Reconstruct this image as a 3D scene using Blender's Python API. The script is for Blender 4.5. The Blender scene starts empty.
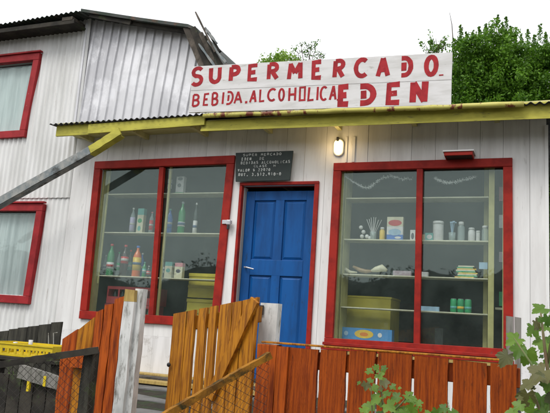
import bpy, bmesh, math, random
import numpy as np
from mathutils import Vector, Matrix
random.seed(11); RNG = np.random.default_rng(5)
S = bpy.context.scene; COL = S.collection

# ------------------------------------------------------------------ camera
FPX = 665.0
def _n(v): return v/np.linalg.norm(v)
_Z = _n(np.array([245, 3706, -665.])); _X = np.array([1675, 8.5, 665.]); _X = _n(_X-_X.dot(_Z)*_Z); _Y = np.cross(_Z, _X)
RW = np.array([_X, _Y, _Z]); CAM = np.array([0, -6.6, 1.5])
def at(px, py, yp=0.):
    """a point of the photograph on the upright plane y=yp, in metres"""
    d = RW@np.array([px-275, -(py-206.5), -FPX]); t = (yp-CAM[1])/d[1]; p = CAM+t*d
    return float(p[0]), float(p[1]), float(p[2])
cd = bpy.data.cameras.new('camera'); cam = bpy.data.objects.new('camera', cd); COL.objects.link(cam)
m = Matrix([list(RW[i])+[CAM[i]] for i in range(3)]+[[0, 0, 0, 1]]); cam.matrix_world = m
cd.sensor_width = 36; cd.lens = FPX/550*36; cd.clip_start = .05; cd.clip_end = 2000; S.camera = cam

# ------------------------------------------------------------------ light: overcast daylight
SUN_EL, SUN_AZ = math.radians(52), math.radians(200)
w = bpy.data.worlds.new('World'); S.world = w; w.use_nodes = True
nt = w.node_tree; nt.nodes.clear()
sky = nt.nodes.new('ShaderNodeTexSky'); sky.sky_type = 'NISHITA'; sky.sun_disc = False
sky.sun_elevation = SUN_EL; sky.sun_rotation = SUN_AZ; sky.air_density = 1.0; sky.dust_density = 4.0; sky.ozone_density = 1
hs = nt.nodes.new('ShaderNodeHueSaturation'); hs.inputs['Saturation'].default_value = .10; hs.inputs['Value'].default_value = 1.0
tc = nt.nodes.new('ShaderNodeTexCoord'); ns = nt.nodes.new('ShaderNodeTexNoise'); ns.inputs['Scale'].default_value = 2.2; ns.inputs['Detail'].default_value = 5
mr = nt.nodes.new('ShaderNodeMapRange'); mr.inputs[3].default_value = .55; mr.inputs[4].default_value = 1.0
mx = nt.nodes.new('ShaderNodeMixRGB'); mx.inputs[2].default_value = (13, 13.2, 13.6, 1)
bg = nt.nodes.new('ShaderNodeBackground'); bg.inputs['Strength'].default_value = .092
wo = nt.nodes.new('ShaderNodeOutputWorld'); L = nt.links.new
L(sky.outputs[0], hs.inputs['Color']); L(tc.outputs['Generated'], ns.inputs['Vector']); L(ns.outputs[0], mr.inputs[0])
L(mr.outputs[0], mx.inputs[0]); L(hs.outputs[0], mx.inputs[1]); L(mx.outputs[0], bg.inputs[0]); L(bg.outputs[0], wo.inputs[0])
sl = bpy.data.lights.new('sun', 'SUN'); sl.energy = 1.5; sl.angle = math.radians(25); sl.color = (1, .97, .93)
so = bpy.data.objects.new('sun', sl); COL.objects.link(so)
sd = Vector((math.cos(SUN_EL)*math.sin(SUN_AZ), math.cos(SUN_EL)*math.cos(SUN_AZ), math.sin(SUN_EL)))
so.rotation_euler = sd.to_track_quat('Z', 'Y').to_euler(); so.location = (0, -10, 20)
S.view_settings.view_transform = 'Standard'; S.view_settings.look = 'None'; S.view_settings.exposure = 0.36
S.view_settings.gamma = 1; S.view_settings.use_curve_mapping = False

# ------------------------------------------------------------------ materials
def mat(name, c1, c2=None, scale=3, stretch=(1, 1, 1), rough=.6, spec=.4, bump=.15, lo=.42, hi=.62, c3=None, s3=9, lo3=.62, hi3=.7,
        st3=(1, 1, 1), metal=0, saw=0, detail=6, vary=0, bdist=.01):
    M = bpy.data.materials.new(name); M.use_nodes = True; t = M.node_tree; N = t.nodes.new; K = t.links.new
    b = t.nodes['Principled BSDF']; b.inputs['Roughness'].default_value = rough; b.inputs['Specular IOR Level'].default_value = spec
    b.inputs['Metallic'].default_value = metal
    geo = N('ShaderNodeNewGeometry'); mp = N('ShaderNodeMapping'); mp.inputs['Scale'].default_value = stretch
    K(geo.outputs['Position'], mp.inputs['Vector'])
    vec = mp.outputs[0]
    rnd = geo.outputs['Random Per Island']
    off = N('ShaderNodeVectorMath'); off.operation = 'ADD'; mul = N('ShaderNodeMath'); mul.operation = 'MULTIPLY'; mul.inputs[1].default_value = 31
    K(rnd, mul.inputs[0]); K(vec, off.inputs[0]); K(mul.outputs[0], off.inputs[1]); vec = off.outputs[0]
    n = N('ShaderNodeTexNoise'); n.inputs['Scale'].default_value = scale; n.inputs['Detail'].default_value = detail; n.inputs['Roughness'].default_value = .62
    K(vec, n.inputs['Vector'])
    r = N('ShaderNodeMapRange'); r.inputs[1].default_value = lo; r.inputs[2].default_value = hi; K(n.outputs[0], r.inputs[0])
    m1 = N('ShaderNodeMixRGB'); m1.inputs[1].default_value = (*c1, 1); m1.inputs[2].default_value = (*(c2 or c1), 1); K(r.outputs[0], m1.inputs[0])
    col = m1.outputs[0]
    if c3:
        mp3 = N('ShaderNodeMapping'); mp3.inputs['Scale'].default_value = st3; K(geo.outputs['Position'], mp3.inputs['Vector'])
        n3 = N('ShaderNodeTexNoise'); n3.inputs['Scale'].default_value = s3; n3.inputs['Detail'].default_value = 8; n3.inputs['Roughness'].default_value = .7
        K(mp3.outputs[0], n3.inputs['Vector'])
        r3 = N('ShaderNodeMapRange'); r3.inputs[1].default_value = lo3; r3.inputs[2].default_value = hi3; K(n3.outputs[0], r3.inputs[0])
        m3 = N('ShaderNodeMixRGB'); K(r3.outputs[0], m3.inputs[0]); K(col, m3.inputs[1]); m3.inputs[2].default_value = (*c3, 1); col = m3.outputs[0]
    if vary:
        h = N('ShaderNodeHueSaturation'); rr = N('ShaderNodeMapRange'); rr.inputs[3].default_value = 1-vary; rr.inputs[4].default_value = 1+vary
        K(rnd, rr.inputs[0]); K(rr.outputs[0], h.inputs['Value']); K(col, h.inputs['Color']); col = h.outputs[0]
    hgt = n.outputs[0]
    if saw:
        wv = N('ShaderNodeTexWave'); wv.wave_type = 'RINGS'; wv.rings_direction = 'Y'; wv.inputs['Scale'].default_value = 22; wv.inputs['Distortion'].default_value = 2.5
        wv.inputs['Detail'].default_value = 3; wv.inputs['Detail Scale'].default_value = 1.5
        mpw = N('ShaderNodeMapping'); mpw.inputs['Location'].default_value = (.9, 0, -.6); K(off.outputs[0], mpw.inputs['Vector'])
        K(mpw.outputs[0], wv.inputs['Vector'])
        md = N('ShaderNodeMixRGB'); md.blend_type = 'MULTIPLY'; md.inputs[0].default_value = saw
        K(col, md.inputs[1]); K(wv.outputs[0], md.inputs[2]); col = md.outputs[0]
        ad = N('ShaderNodeMath'); ad.operation = 'MULTIPLY_ADD'; ad.inputs[1].default_value = .10; K(wv.outputs[1], ad.inputs[0]); K(n.outputs[0], ad.inputs[2]); hgt = ad.outputs[0]
    K(col, b.inputs['Base Color'])
    if bump:
        bp = N('ShaderNodeBump'); bp.inputs['Strength'].default_value = bump; bp.inputs['Distance'].default_value = bdist
        K(hgt, bp.inputs['Height']); K(bp.outputs[0], b.inputs['Normal'])
    rg = N('ShaderNodeMapRange'); rg.inputs[3].default_value = max(.05, rough-.12); rg.inputs[4].default_value = min(1, rough+.15); K(n.outputs[0], rg.inputs[0]); K(rg.outputs[0], b.inputs['Roughness'])
    return M
def leafmat(name, c1, c2, tr=.35, rough=.5, scale=.9):
    M = bpy.data.materials.new(name); M.use_nodes = True; t = M.node_tree; N = t.nodes.new; K = t.links.new
    t.nodes.clear(); out = N('ShaderNodeOutputMaterial')
    geo = N('ShaderNodeNewGeometry'); n = N('ShaderNodeTexNoise'); n.inputs['Scale'].default_value = scale; n.inputs['Detail'].default_value = 3; K(geo.outputs['Position'], n.inputs['Vector'])
    a = N('ShaderNodeMath'); a.operation = 'ADD'; s = N('ShaderNodeMath'); s.operation = 'MULTIPLY'; s.inputs[1].default_value = .7
    K(geo.outputs['Random Per Island'], s.inputs[0]); K(s.outputs[0], a.inputs[0]); K(n.outputs[0], a.inputs[1])
    r = N('ShaderNodeMapRange'); r.inputs[1].default_value = .35; r.inputs[2].default_value = 1.25; K(a.outputs[0], r.inputs[0])
    m1 = N('ShaderNodeMixRGB'); m1.inputs[1].default_value = (*c1, 1); m1.inputs[2].default_value = (*c2, 1); K(r.outputs[0], m1.inputs[0])
    b = N('ShaderNodeBsdfPrincipled'); b.inputs['Roughness'].default_value = rough; b.inputs['Specular IOR Level'].default_value = .35; K(m1.outputs[0], b.inputs['Base Color'])
    tr_ = N('ShaderNodeBsdfTranslucent'); K(m1.outputs[0], tr_.inputs[0])
    mx = N('ShaderNodeMixShader'); mx.inputs[0].default_value = tr; K(b.outputs[0], mx.inputs[1]); K(tr_.outputs[0], mx.inputs[2]); K(mx.outputs[0], out.inputs[0])
    return M
def glassmat(name, dust=.05, tint=(.80, .87, .84), dustcol=(.5, .55, .55)):
    M = bpy.data.materials.new(name); M.use_nodes = True; t = M.node_tree; N = t.nodes.new; K = t.links.new
    t.nodes.clear(); out = N('ShaderNodeOutputMaterial')
    # Schlick reflectance, the same from both sides of the pane
    gi = N('ShaderNodeNewGeometry'); dt = N('ShaderNodeVectorMath'); dt.operation = 'DOT_PRODUCT'; K(gi.outputs['Normal'], dt.inputs[0]); K(gi.outputs['Incoming'], dt.inputs[1])
    def MA(op, a, b=None, c=None):
        q = N('ShaderNodeMath'); q.operation = op
        for i_, v_ in enumerate((a, b, c)):
            if v_ is None: continue
            if isinstance(v_, (int, float)): q.inputs[i_].default_value = v_
            else: K(v_, q.inputs[i_])
        return q.outputs[0]
    sch = MA('MULTIPLY_ADD', MA('POWER', MA('SUBTRACT', 1.0, MA('ABSOLUTE', dt.outputs['Value'])), 5.0), .96, .043)
    tp = N('ShaderNodeBsdfTransparent'); tp.inputs[0].default_value = (*tint, 1)
    gl = N('ShaderNodeBsdfGlossy'); gl.inputs['Roughness'].default_value = .015; gl.inputs[0].default_value = (.80, .95, .90, 1)
    bp = N('ShaderNodeBump'); bp.inputs['Strength'].default_value = .05; bp.inputs['Distance'].default_value = .02
    n = N('ShaderNodeTexNoise'); n.inputs['Scale'].default_value = 1.6; K(N('ShaderNodeNewGeometry').outputs['Position'], n.inputs['Vector']); K(n.outputs[0], bp.inputs['Height']); K(bp.outputs[0], gl.inputs['Normal'])
    mx = N('ShaderNodeMixShader'); K(sch, mx.inputs[0]); K(tp.outputs[0], mx.inputs[1]); K(gl.outputs[0], mx.inputs[2])
    df = N('ShaderNodeBsdfDiffuse'); df.inputs[0].default_value = (*dustcol, 1)
    n2 = N('ShaderNodeTexNoise'); n2.inputs['Scale'].default_value = 3.5; n2.inputs['Detail'].default_value = 7
    rg = N('ShaderNodeMapRange'); rg.inputs[1].default_value = .3; rg.inputs[2].default_value = .75; rg.inputs[3].default_value = dust*.5; rg.inputs[4].default_value = dust*1.6
    K(N('ShaderNodeNewGeometry').outputs['Position'], n2.inputs['Vector']); K(n2.outputs[0], rg.inputs[0])
    m2 = N('ShaderNodeMixShader'); K(rg.outputs[0], m2.inputs[0]); K(mx.outputs[0], m2.inputs[1]); K(df.outputs[0], m2.inputs[2]); K(m2.outputs[0], out.inputs[0])
    return M
M = {}
M['wall'] = mat('white_painted_boards', (.77, .765, .75), (.66, .65, .635), 2.5, (3, 3, .35), .6, .25, bump=.2, c3=(.36, .34, .31), s3=5, st3=(4, 4, .6), lo3=.60, hi3=.78, vary=.035)
M['wallbase'] = mat('white_paint_splashed', (.74, .73, .725), (.62, .61, .60), 3, (3, 3, .35), .6, bump=.15, c3=(.22, .19, .15), s3=6, lo3=.56, hi3=.76, vary=.03)
M['joint'] = mat('dark_joint', (.36, .35, .33), rough=.9, bump=0)
M['sheet'] = mat('white_corrugated_sheet', (.74, .74, .725), (.62, .62, .60), 2.2, (2.5, 2.5, .4), .55, .3, bump=.08, c3=(.30, .25, .21), s3=4, st3=(5, 5, .5), lo3=.61, hi3=.76)
M['zinc'] = mat('bluish_galvanised_sheet', (.64, .64, .655), (.47, .47, .49), 1.6, (1, 1, .5), .42, .6, bump=.08, c3=(.74, .74, .76), s3=2.2, lo3=.5, hi3=.62, metal=.15, bdist=.03)
M['roof'] = mat('dark_mossy_roof_sheet', (.05, .055, .05), (.02, .035, .022), 6, rough=.7, c3=(.10, .05, .03), s3=8, lo3=.56, hi3=.66)
M['roofgrey'] = mat('grey_roof_sheet', (.10, .10, .10), (.05, .05, .05), 5, rough=.6, c3=(.08, .04, .025), s3=7, lo3=.6, hi3=.7)
M['yellow'] = mat('yellow_green_paint', (.50, .46, .07), (.38, .35, .055), 4, (1, 1, 3), .55, .25, bump=.12, c3=(.16, .15, .05), s3=9, st3=(1, 1, 5), lo3=.58, hi3=.70)
M['rusty'] = mat('yellow_paint_with_rust', (.50, .46, .11), (.42, .38, .08), 6, rough=.5, c3=(.16, .035, .015), s3=5.5, st3=(1, .3, .5), lo3=.54, hi3=.58)
M['palegreen'] = mat('pale_green_yellow_paint', (.46, .43, .18), (.36, .34, .14), 5, rough=.6, bump=.05)
M['intyellow'] = mat('mustard_panel', (.62, .52, .06), (.50, .42, .05), 4, rough=.6, bump=.05)
M['soffit'] = mat('dull_soffit_boards', (.62, .59, .28), (.50, .47, .22), 5, (.3, 3, 1), .7)
M['red'] = mat('dark_red_paint', (.33, .018, .010), (.22, .012, .008), 7, rough=.55, spec=.22, bump=.12, c3=(.15, .05, .04), s3=14, lo3=.64, hi3=.72)
M['redwing'] = mat('crimson_paint', (.34, .022, .026), (.25, .017, .02), 7, rough=.55, spec=.22, bump=.12, c3=(.30, .17, .16), s3=14, lo3=.66, hi3=.72)
M['blue'] = mat('blue_door_paint', (.003, .085, .30), (.003, .060, .215), 3, (3, 3, .5), .5, .25, bump=.12, c3=(.012, .035, .07), s3=10, st3=(2, 2, .6), lo3=.60, hi3=.78)
M['bluedark'] = M['blue']
M['signwhite'] = mat('sign_white_paint', (.66, .65, .64), (.56, .55, .53), 5, (.6, 1, 3), .6, bump=.2, c3=(.32, .30, .26), s3=8, st3=(1, 1, 2.5), lo3=.60, hi3=.72)
M['signred'] = mat('sign_red_paint', (.38, .018, .024), (.27, .014, .02), 14, rough=.6, spec=.2, bump=.05, c3=(.50, .25, .24), s3=30, lo3=.66, hi3=.72)
M['slate'] = mat('chalkboard', (.012, .022, .020), (.022, .035, .030), 6, rough=.5, bump=.05)
M['chalk'] = mat('chalk_paint', (.58, .60, .58), (.30, .32, .30), 30, rough=.8, bump=0)
M['orange'] = mat('orange_stained_wood', (.40, .078, .006), (.17, .027, .004), 6, (9, 9, .7), .6, .2, bump=.7, c3=(.035, .014, .006), s3=8, st3=(5, 5, .6), lo3=.60, hi3=.74, vary=.18)
M['orangesaw'] = mat('saw_marked_orange_wood', (.38, .072, .005), (.19, .030, .004), 8, (12, 12, .6), .65, .2, bump=.8, lo=.40, hi=.64, c3=(.045, .014, .006), s3=9, st3=(4, 4, .8), lo3=.57, hi3=.74, vary=.16, saw=.16)
M['gold'] = mat('golden_stained_wood', (.44, .175, .011), (.20, .065, .006), 6, (10, 10, .7), .6, .2, bump=.6, c3=(.035, .017, .007), s3=7, st3=(5, 5, .7), lo3=.58, hi3=.72, vary=.22)
M['oldwood'] = mat('dark_weathered_wood', (.016, .014, .011), (.042, .037, .028), 6, (1, 1, 1), .8, .3, bump=.5, c3=(.05, .07, .025), s3=7, lo3=.58, hi3=.68, vary=.2)
M['oldwoodv'] = mat('weathered_upright_wood', (.018, .017, .013), (.055, .052, .040), 6, (4, 4, .5), .8, .3, bump=.5, c3=(.05, .07, .025), s3=5, lo3=.58, hi3=.7, vary=.2)
M['greypicket'] = mat('weathered_grey_picket', (.22, .21, .19), (.12, .12, .10), 6, (5, 5, .6), .8, .2, bump=.5, c3=(.05, .05, .04), s3=9, lo3=.55, hi3=.7)
M['mossy'] = mat('mossy_golden_rail', (.30, .13, .012), (.10, .045, .008), 9, rough=.8, spec=.2, bump=.8, c3=(.035, .03, .01), s3=12, lo3=.48, hi3=.6)
M['postwhite'] = mat('whitewashed_post', (.62, .62, .60), (.46, .47, .45), 7, (3, 3, .8), .7, bump=.35, c3=(.10, .09, .07), s3=8, st3=(3, 3, .8), lo3=.53, hi3=.68)
M['tanwood'] = mat('bare_tan_wood', (.42, .30, .09), (.30, .20, .06), 12, (3, 3, .6), .7, bump=.3)
M['gutter'] = mat('weathered_blue_grey_board', (.17, .20, .21), (.33, .33, .31), 7, (1, 1, 1), .8, .2, bump=.6, c3=(.045, .035, .025), s3=6, lo3=.54, hi3=.66)
M['barewood'] = mat('old_brown_timber', (.05, .040, .03), (.12, .10, .08), 7, rough=.8, bump=.5, c3=(.035, .03, .02), s3=9, lo3=.5, hi3=.62, vary=.3)
M['path'] = mat('grey_concrete', (.16, .16, .155), (.10, .10, .10), 4, rough=.6, bump=.3, c3=(.06, .055, .04), s3=9, lo3=.58, hi3=.68)
M['soil'] = mat('damp_dark_soil', (.020, .016, .011), (.035, .03, .018), 9, rough=.9, bump=.9, c3=(.025, .045, .012), s3=4, lo3=.52, hi3=.6, bdist=.05)
M['street'] = mat('damp_gravel_street', (.09, .085, .075), (.055, .05, .045), 14, rough=.75, bump=.7, bdist=.03)
M['wire'] = mat('dull_fence_wire', (.06, .055, .05), (.04, .028, .02), 20, rough=.6, metal=.5, bump=0)
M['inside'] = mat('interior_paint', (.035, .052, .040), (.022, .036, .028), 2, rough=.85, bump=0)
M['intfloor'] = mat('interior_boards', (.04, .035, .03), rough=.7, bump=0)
M['shelf'] = mat('pale_shelf_board', (.58, .56, .42), (.46, .45, .33), 8, rough=.5, bump=.05)
M['glass'] = glassmat('window_glass', .030, (.96, .985, .975), (.42, .52, .48))
M['glass2'] = glassmat('house_window_glass', .03, (.93, .95, .95))
M['curtain'] = mat('pale_curtain', (.66, .71, .69), (.50, .55, .54), 3, (6, 6, .3), .8, bump=.05)
M['foliage'] = leafmat('tree_foliage', (.026, .095, .006), (.165, .34, .026), .42, .55, 1.0)
M['foliage2'] = leafmat('pale_foliage', (.12, .24, .02), (.25, .40, .05), .4)
M['darkleaf'] = leafmat('far_woodland', (.008, .016, .008), (.02, .035, .015), .1)
M['leaf'] = leafmat('shrub_leaf', (.045, .115, .010), (.165, .285, .035), .35, .45, 9)
M['leafdark'] = leafmat('bronze_shrub_leaf', (.045, .060, .014), (.12, .115, .035), .25, .5, 9)
M['bark'] = mat('bark', (.07, .055, .04), (.12, .10, .07), 8, rough=.9, bump=.6)
M['greenstem'] = mat('green_stem', (.12, .17, .05), (.16, .10, .05), 8, rough=.6, bump=0)
M['steel'] = mat('bright_zinc_hardware', (.55, .55, .57), (.40, .40, .42), 20, rough=.35, metal=.6, bump=0)
M['dark'] = mat('dark_metal', (.02, .02, .022), rough=.45, bump=0)
M['white'] = mat('white_plastic', (.72, .72, .71), rough=.4, bump=0)
def flat(n, c, r=.4):
    if n not in M: M[n] = mat(n, c, tuple(v*.85 for v in c), 20, rough=r, bump=0)
    return M[n]
def clear(n, c, a=.5):
    M_ = bpy.data.materials.new(n); M_.use_nodes = True; b = M_.node_tree.nodes['Principled BSDF']
    b.inputs['Base Color'].default_value = (*c, 1); b.inputs['Roughness'].default_value = .12; b.inputs['Alpha'].default_value = a
    b.inputs['Specular IOR Level'].default_value = .6; M[n] = M_; return M_
clear('greenglass', (.01, .22, .06), .9); clear('cola', (.02, .008, .006), .95); clear('orangejuice', (.65, .13, .02), .95); clear('clearplastic', (.5, .6, .6), .35)
clear('bluebottle', (.02, .14, .5), .9); clear('darkglass', (.015, .03, .025), .9)

# ------------------------------------------------------------------ mesh helpers
ORG = {}
def org(o): return ORG.get(o.name, (0, 0, 0)) if o else (0, 0, 0)
class MB:
    def __init__(s): s.v = []; s.f = []
    def add(s, vs, fs):
        k = len(s.v); s.v += [tuple(map(float, p)) for p in vs]; s.f += [tuple(i+k for i in f) for f in fs]; return s
    def hexa(s, p): return s.add(p, [(0, 3, 2, 1), (4, 5, 6, 7), (0, 1, 5, 4), (1, 2, 6, 5), (2, 3, 7, 6), (3, 0, 4, 7)])
    def box(s, x0, x1, y0, y1, z0, z1): return s.hexa([(x0, y0, z0), (x1, y0, z0), (x1, y1, z0), (x0, y1, z0), (x0, y0, z1), (x1, y0, z1), (x1, y1, z1), (x0, y1, z1)])
    def quadprism(s, c, y0, y1):        # c: four (x,z) corners bl, br, tr, tl
        return s.hexa([(c[0][0], y0, c[0][1]), (c[1][0], y0, c[1][1]), (c[1][0], y1, c[1][1]), (c[0][0], y1, c[0][1]),
                       (c[3][0], y0, c[3][1]), (c[2][0], y0, c[2][1]), (c[2][0], y1, c[2][1]), (c[3][0], y1, c[3][1])])
    def prism(s, poly, y0, y1):
        n = len(poly); vs = [(x, y0, z) for x, z in poly]+[(x, y1, z) for x, z in poly]
        return s.add(vs, [tuple(range(n)), tuple(range(2*n-1, n-1, -1))]+[(i, i+n, (i+1) % n+n, (i+1) % n) for i in range(n)])
    def rough(s, xl, xr, y0, y1, z0, zl, zr, j=.004, n=9, lean=0, top=0):
        """an uneven sawn board standing upright: strips between two wavering edges"""
        vs = []; fs = []
        for i in range(n+1):
            t = i/n; a = xl+lean*t+random.uniform(-j, j); b = xr+lean*t+random.uniform(-j, j)
            za = z0+(zl-z0)*t; zb = z0+(zr-z0)*t; mid = (a+b)/2; zm = (za+zb)/2+(top if i == n else 0)
            dy = random.uniform(-j, j)*.5
            vs += [(a, y0+dy, za), (mid, y0+dy-.001, zm), (b, y0+dy, zb), (b, y1+dy, zb), (mid, y1+dy, zm), (a, y1+dy, za)]
        for i in range(n):
            k = i*6
            for q in range(6): r = (q+1) % 6; fs.append((k+q, k+r, k+6+r, k+6+q))
        fs += [(5, 4, 3, 2, 1, 0), tuple(n*6+q for q in range(6))]
        return s.add(vs, fs)
    def bar(s, p0, p1, w, h, up=(0, 0, 1), seg=1, j=0):
        p0 = Vector(p0); p1 = Vector(p1); d = (p1-p0).normalized(); r = d.cross(Vector(up)).normalized(); u = r.cross(d)
        vs = []; fs = []
        for i in range(seg+1):
            c = p0.lerp(p1, i/seg)
            ww = w/2+random.uniform(-j, j); hh = h/2+random.uniform(-j, j)
            vs += [c-r*ww-u*hh, c+r*ww-u*hh, c+r*ww+u*hh, c-r*ww+u*hh]
        for i in range(seg):
            k = i*4
            for q in range(4): q2 = (q+1) % 4; fs.append((k+q, k+q2, k+4+q2, k+4+q))
        fs += [(3, 2, 1, 0), tuple(seg*4+q for q in range(4))]
        return s.add(vs, fs)
    def tube(s, pts, r, n=6):
        pts = [Vector(p) for p in pts]; rs = r if isinstance(r, (list, tuple)) else [r]*len(pts); vs = []; fs = []
        for i, p in enumerate(pts):
            d = (pts[min(i+1, len(pts)-1)]-pts[max(i-1, 0)]).normalized(); a = d.cross(Vector((.3, .2, .93))).normalized(); b = d.cross(a)
            for q in range(n): t = 2*math.pi*q/n; vs.append(p+(a*math.cos(t)+b*math.sin(t))*rs[i])
        for i in range(len(pts)-1):
            for q in range(n): q2 = (q+1) % n; fs.append((i*n+q, i*n+q2, (i+1)*n+q2, (i+1)*n+q))
        fs += [tuple(range(n-1, -1, -1)), tuple((len(pts)-1)*n+q for q in range(n))]
        return s.add(vs, fs)
    def lathe(s, c, prof, n=16):
        vs = []; fs = []
        for r, z in prof:
            for q in range(n): t = 2*math.pi*q/n; vs.append((c[0]+r*math.cos(t), c[1]+r*math.sin(t), c[2]+z))
        for i in range(len(prof)-1):
            for q in range(n): q2 = (q+1) % n; fs.append((i*n+q, i*n+q2, (i+1)*n+q2, (i+1)*n+q))
        fs += [tuple(range(n-1, -1, -1)), tuple((len(prof)-1)*n+q for q in range(n))]
        return s.add(vs, fs)
    def build(s, name, m, parent=None, smooth=False, bevel=0, loc=None):
        o0 = org(parent); l = (0, 0, 0)
        if parent is None and loc is not None: l = loc; o0 = loc
        me = bpy.data.meshes.new(name); me.from_pydata([(a-o0[0], b-o0[1], c-o0[2]) for a, b, c in s.v], [], s.f)
        me.materials.append(M[m] if isinstance(m, str) else m); me.update()
        if bevel or not smooth:
            bm = bmesh.new(); bm.from_mesh(me); bmesh.ops.recalc_face_normals(bm, faces=bm.faces); bm.to_mesh(me); bm.free()
        if smooth:
            for p in me.polygons: p.use_smooth = True
        o = bpy.data.objects.new(name, me); COL.objects.link(o)
        if parent: o.parent = parent
        else: o.location = l
        ORG[o.name] = o0
        if bevel:
            b = o.modifiers.new('bevel', 'BEVEL'); b.width = bevel; b.segments = 2; b.limit_method = 'ANGLE'
        return o
def tag(o, label=None, cat=None, group=None, kind=None):
    for k, v in (('label', label), ('category', cat), ('group', group), ('kind', kind)):
        if v: o[k] = v
    return o
def thing(name, loc, label, cat, group=None):
    o = bpy.data.objects.new(name, None); COL.objects.link(o); o.location = loc; o.empty_display_size = .1; ORG[o.name] = tuple(loc)
    return tag(o, label, cat, group)
def structure(name, mb, m, **k): return tag(mb.build(name, m, **k), kind='structure')
def corrug(mb, x0, x1, z0, z1, y, pitch=.076, amp=.009, seg=8, nz=1, box=False, skew=0, topf=None):
    """a sheet in the xz plane, corrugated across x"""
    n = int((x1-x0)/pitch*seg); k = len(mb.v); vs = []; fs = []
    for i in range(n+1):
        x = x0+(x1-x0)*i/n; t = ((x-x0)/pitch) % 1
        if box: d = amp if t < .13 else (0 if t > .2 else amp*(1-(t-.13)/.07)); d = amp*max(0, min(1, min(t/.06, (.24-t)/.06)))
        else: d = amp*math.sin(2*math.pi*t)
        for q in range(nz+1):
            f = q/nz; zt = topf(x) if topf else z1; vs.append((x+skew*f*(x-x0)/(x1-x0), y-d, z0+(zt-z0)*f))
    for i in range(n):
        for q in range(nz): a = i*(nz+1)+q; fs.append((a, a+nz+1, a+nz+2, a+1))
    mb.add(vs, fs); return mb

# ------------------------------------------------------------------ ground
def sheet(name, xs, prof, m, jit=0):
    mb = MB(); vs = []; fs = []; n = len(prof)
    for x in xs:
        for y, z in prof: vs.append((x, y, z+(random.uniform(-jit, jit) if jit else 0)))
    for i in range(len(xs)-1):
        for j in range(n-1): fs.append((i*n+j, (i+1)*n+j, (i+1)*n+j+1, i*n+j+1))
    mb.add(vs, fs); return structure(name, mb, m)
XS = [-400, -60, -20]+[-12+i*.5 for i in range(40)]+[10, 20, 60, 400]
sheet('ground', XS, [(-400, -.02), (-60, -.02), (-14, -.02), (-4.9, -.02), (-4.5, .10), (-4.1, .38), (-3.7, .60), (-3.3, .70), (-2.5, .76), (-1, .80), (0, .82), (6, .9), (14, 1.0), (60, 1.2), (400, 1.2)], 'soil', .012)
sheet('street', [-400, -30, -10, 0, 10, 30, 400], [(-13, -.005), (-9, .02), (-5.3, -.003)], 'street')
pb = MB()
for i in range(5):
    y0 = -3.55+i*.7; z = .735+i*.02
    pb.box(-3.55-.15*i, -1.25, y0, y0+.685, z-.1, z)
structure('path', pb, 'path')
# ------------------------------------------------------------------ the shop
shop = thing('shop_building', (-2.7, 0, .84), 'white boarded village shop with red framed display windows and blue door', 'shop')
OPEN = [(-4.99, -3.27, 1.53, 3.27), (-1.945, -.305, 1.405, 3.165), (-3.10, -2.19, .80, 3.01)]
def wallboards(mb, x0, x1, z0, z1, y0, y1, opens, pitch=.24, gap=.0028):
    x = x0
    while x < x1-.01:
        xe = min(x1, x+pitch*random.choice([.9, 1, 1.05, 1]));
        cuts = sorted({x+gap/2, xe-gap/2}|{c for o in opens for c in o[:2] if x+gap < c < xe-gap})
        dy = random.uniform(-.0022, .0022)
        for a, b in zip(cuts, cuts[1:]):
            c = (a+b)/2; segs = [(z0, z1)]
            for o in opens:
                if o[0] < c < o[1]:
                    ns_ = []
                    for s0, s1 in segs:
                        if o[2] > s0: ns_.append((s0, min(s1, o[2])))
                        if o[3] < s1: ns_.append((max(s0, o[3]), s1))
                    segs = [q for q in ns_ if q[1]-q[0] > .001]
            for s0, s1 in segs: mb.box(a, b, y0+dy, y1, s0, s1)
        x = xe
random.seed(77); wb = MB(); wallboards(wb, -5.42, .07, 1.30, 3.78, 0, .022, OPEN); wb.build('wall', 'wall', shop)
random.seed(77); wb = MB(); wallboards(wb, -5.42, .07, .78, 1.2995, 0, .022, OPEN)
tag(wb.build('wall', 'wallbase', shop), 'mud splashed lower wall boards')
bk = MB()
def holes(mb, x0, x1, z0, z1, y0, y1, opens):
    xs = sorted({x0, x1}|{c for o in opens for c in o[:2]})
    for a, b in zip(xs, xs[1:]):
        c = (a+b)/2; segs = [(z0, z1)]
        for o in opens:
            if o[0] < c < o[1]: segs = [q for a_, b_ in segs for q in ((a_, min(b_, o[2])), (max(a_, o[3]), b_)) if q[1]-q[0] > .001]
        for s0, s1 in segs: mb.box(a, b, y0, y1, s0, s1)
holes(bk, -5.40, .05, .75, 3.77, .0225, .06, OPEN); bk.build('wall_backing', 'joint', shop)
side = MB(); side.box(.03, .069, .061, 5, .75, 3.75); side.box(-5.4, -5.36, .061, 5, .75, 3.75); side.box(-5.4, .07, 5, 5.05, .75, 3.75); side.build('side_wall', 'wall', shop)
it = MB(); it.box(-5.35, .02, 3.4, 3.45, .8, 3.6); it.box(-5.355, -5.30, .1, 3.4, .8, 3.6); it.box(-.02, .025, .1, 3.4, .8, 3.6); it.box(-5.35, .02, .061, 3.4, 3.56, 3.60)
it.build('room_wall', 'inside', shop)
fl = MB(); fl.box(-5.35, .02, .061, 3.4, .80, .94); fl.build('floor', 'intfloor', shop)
cb = MB(); cb.box(.055, .085, -.018, -.002, .8, 3.55); cb.build('corner_board', 'wall', shop)
cb = MB(); cb.box(-1.905, -1.885, -.012, -.004, 3.245, 3.52); cb.build('batten', 'wall', shop); cb = MB(); cb.box(-1.83, -1.80, -.014, -.004, 3.245, 3.52); cb.build('batten', 'wall', shop)
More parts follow.
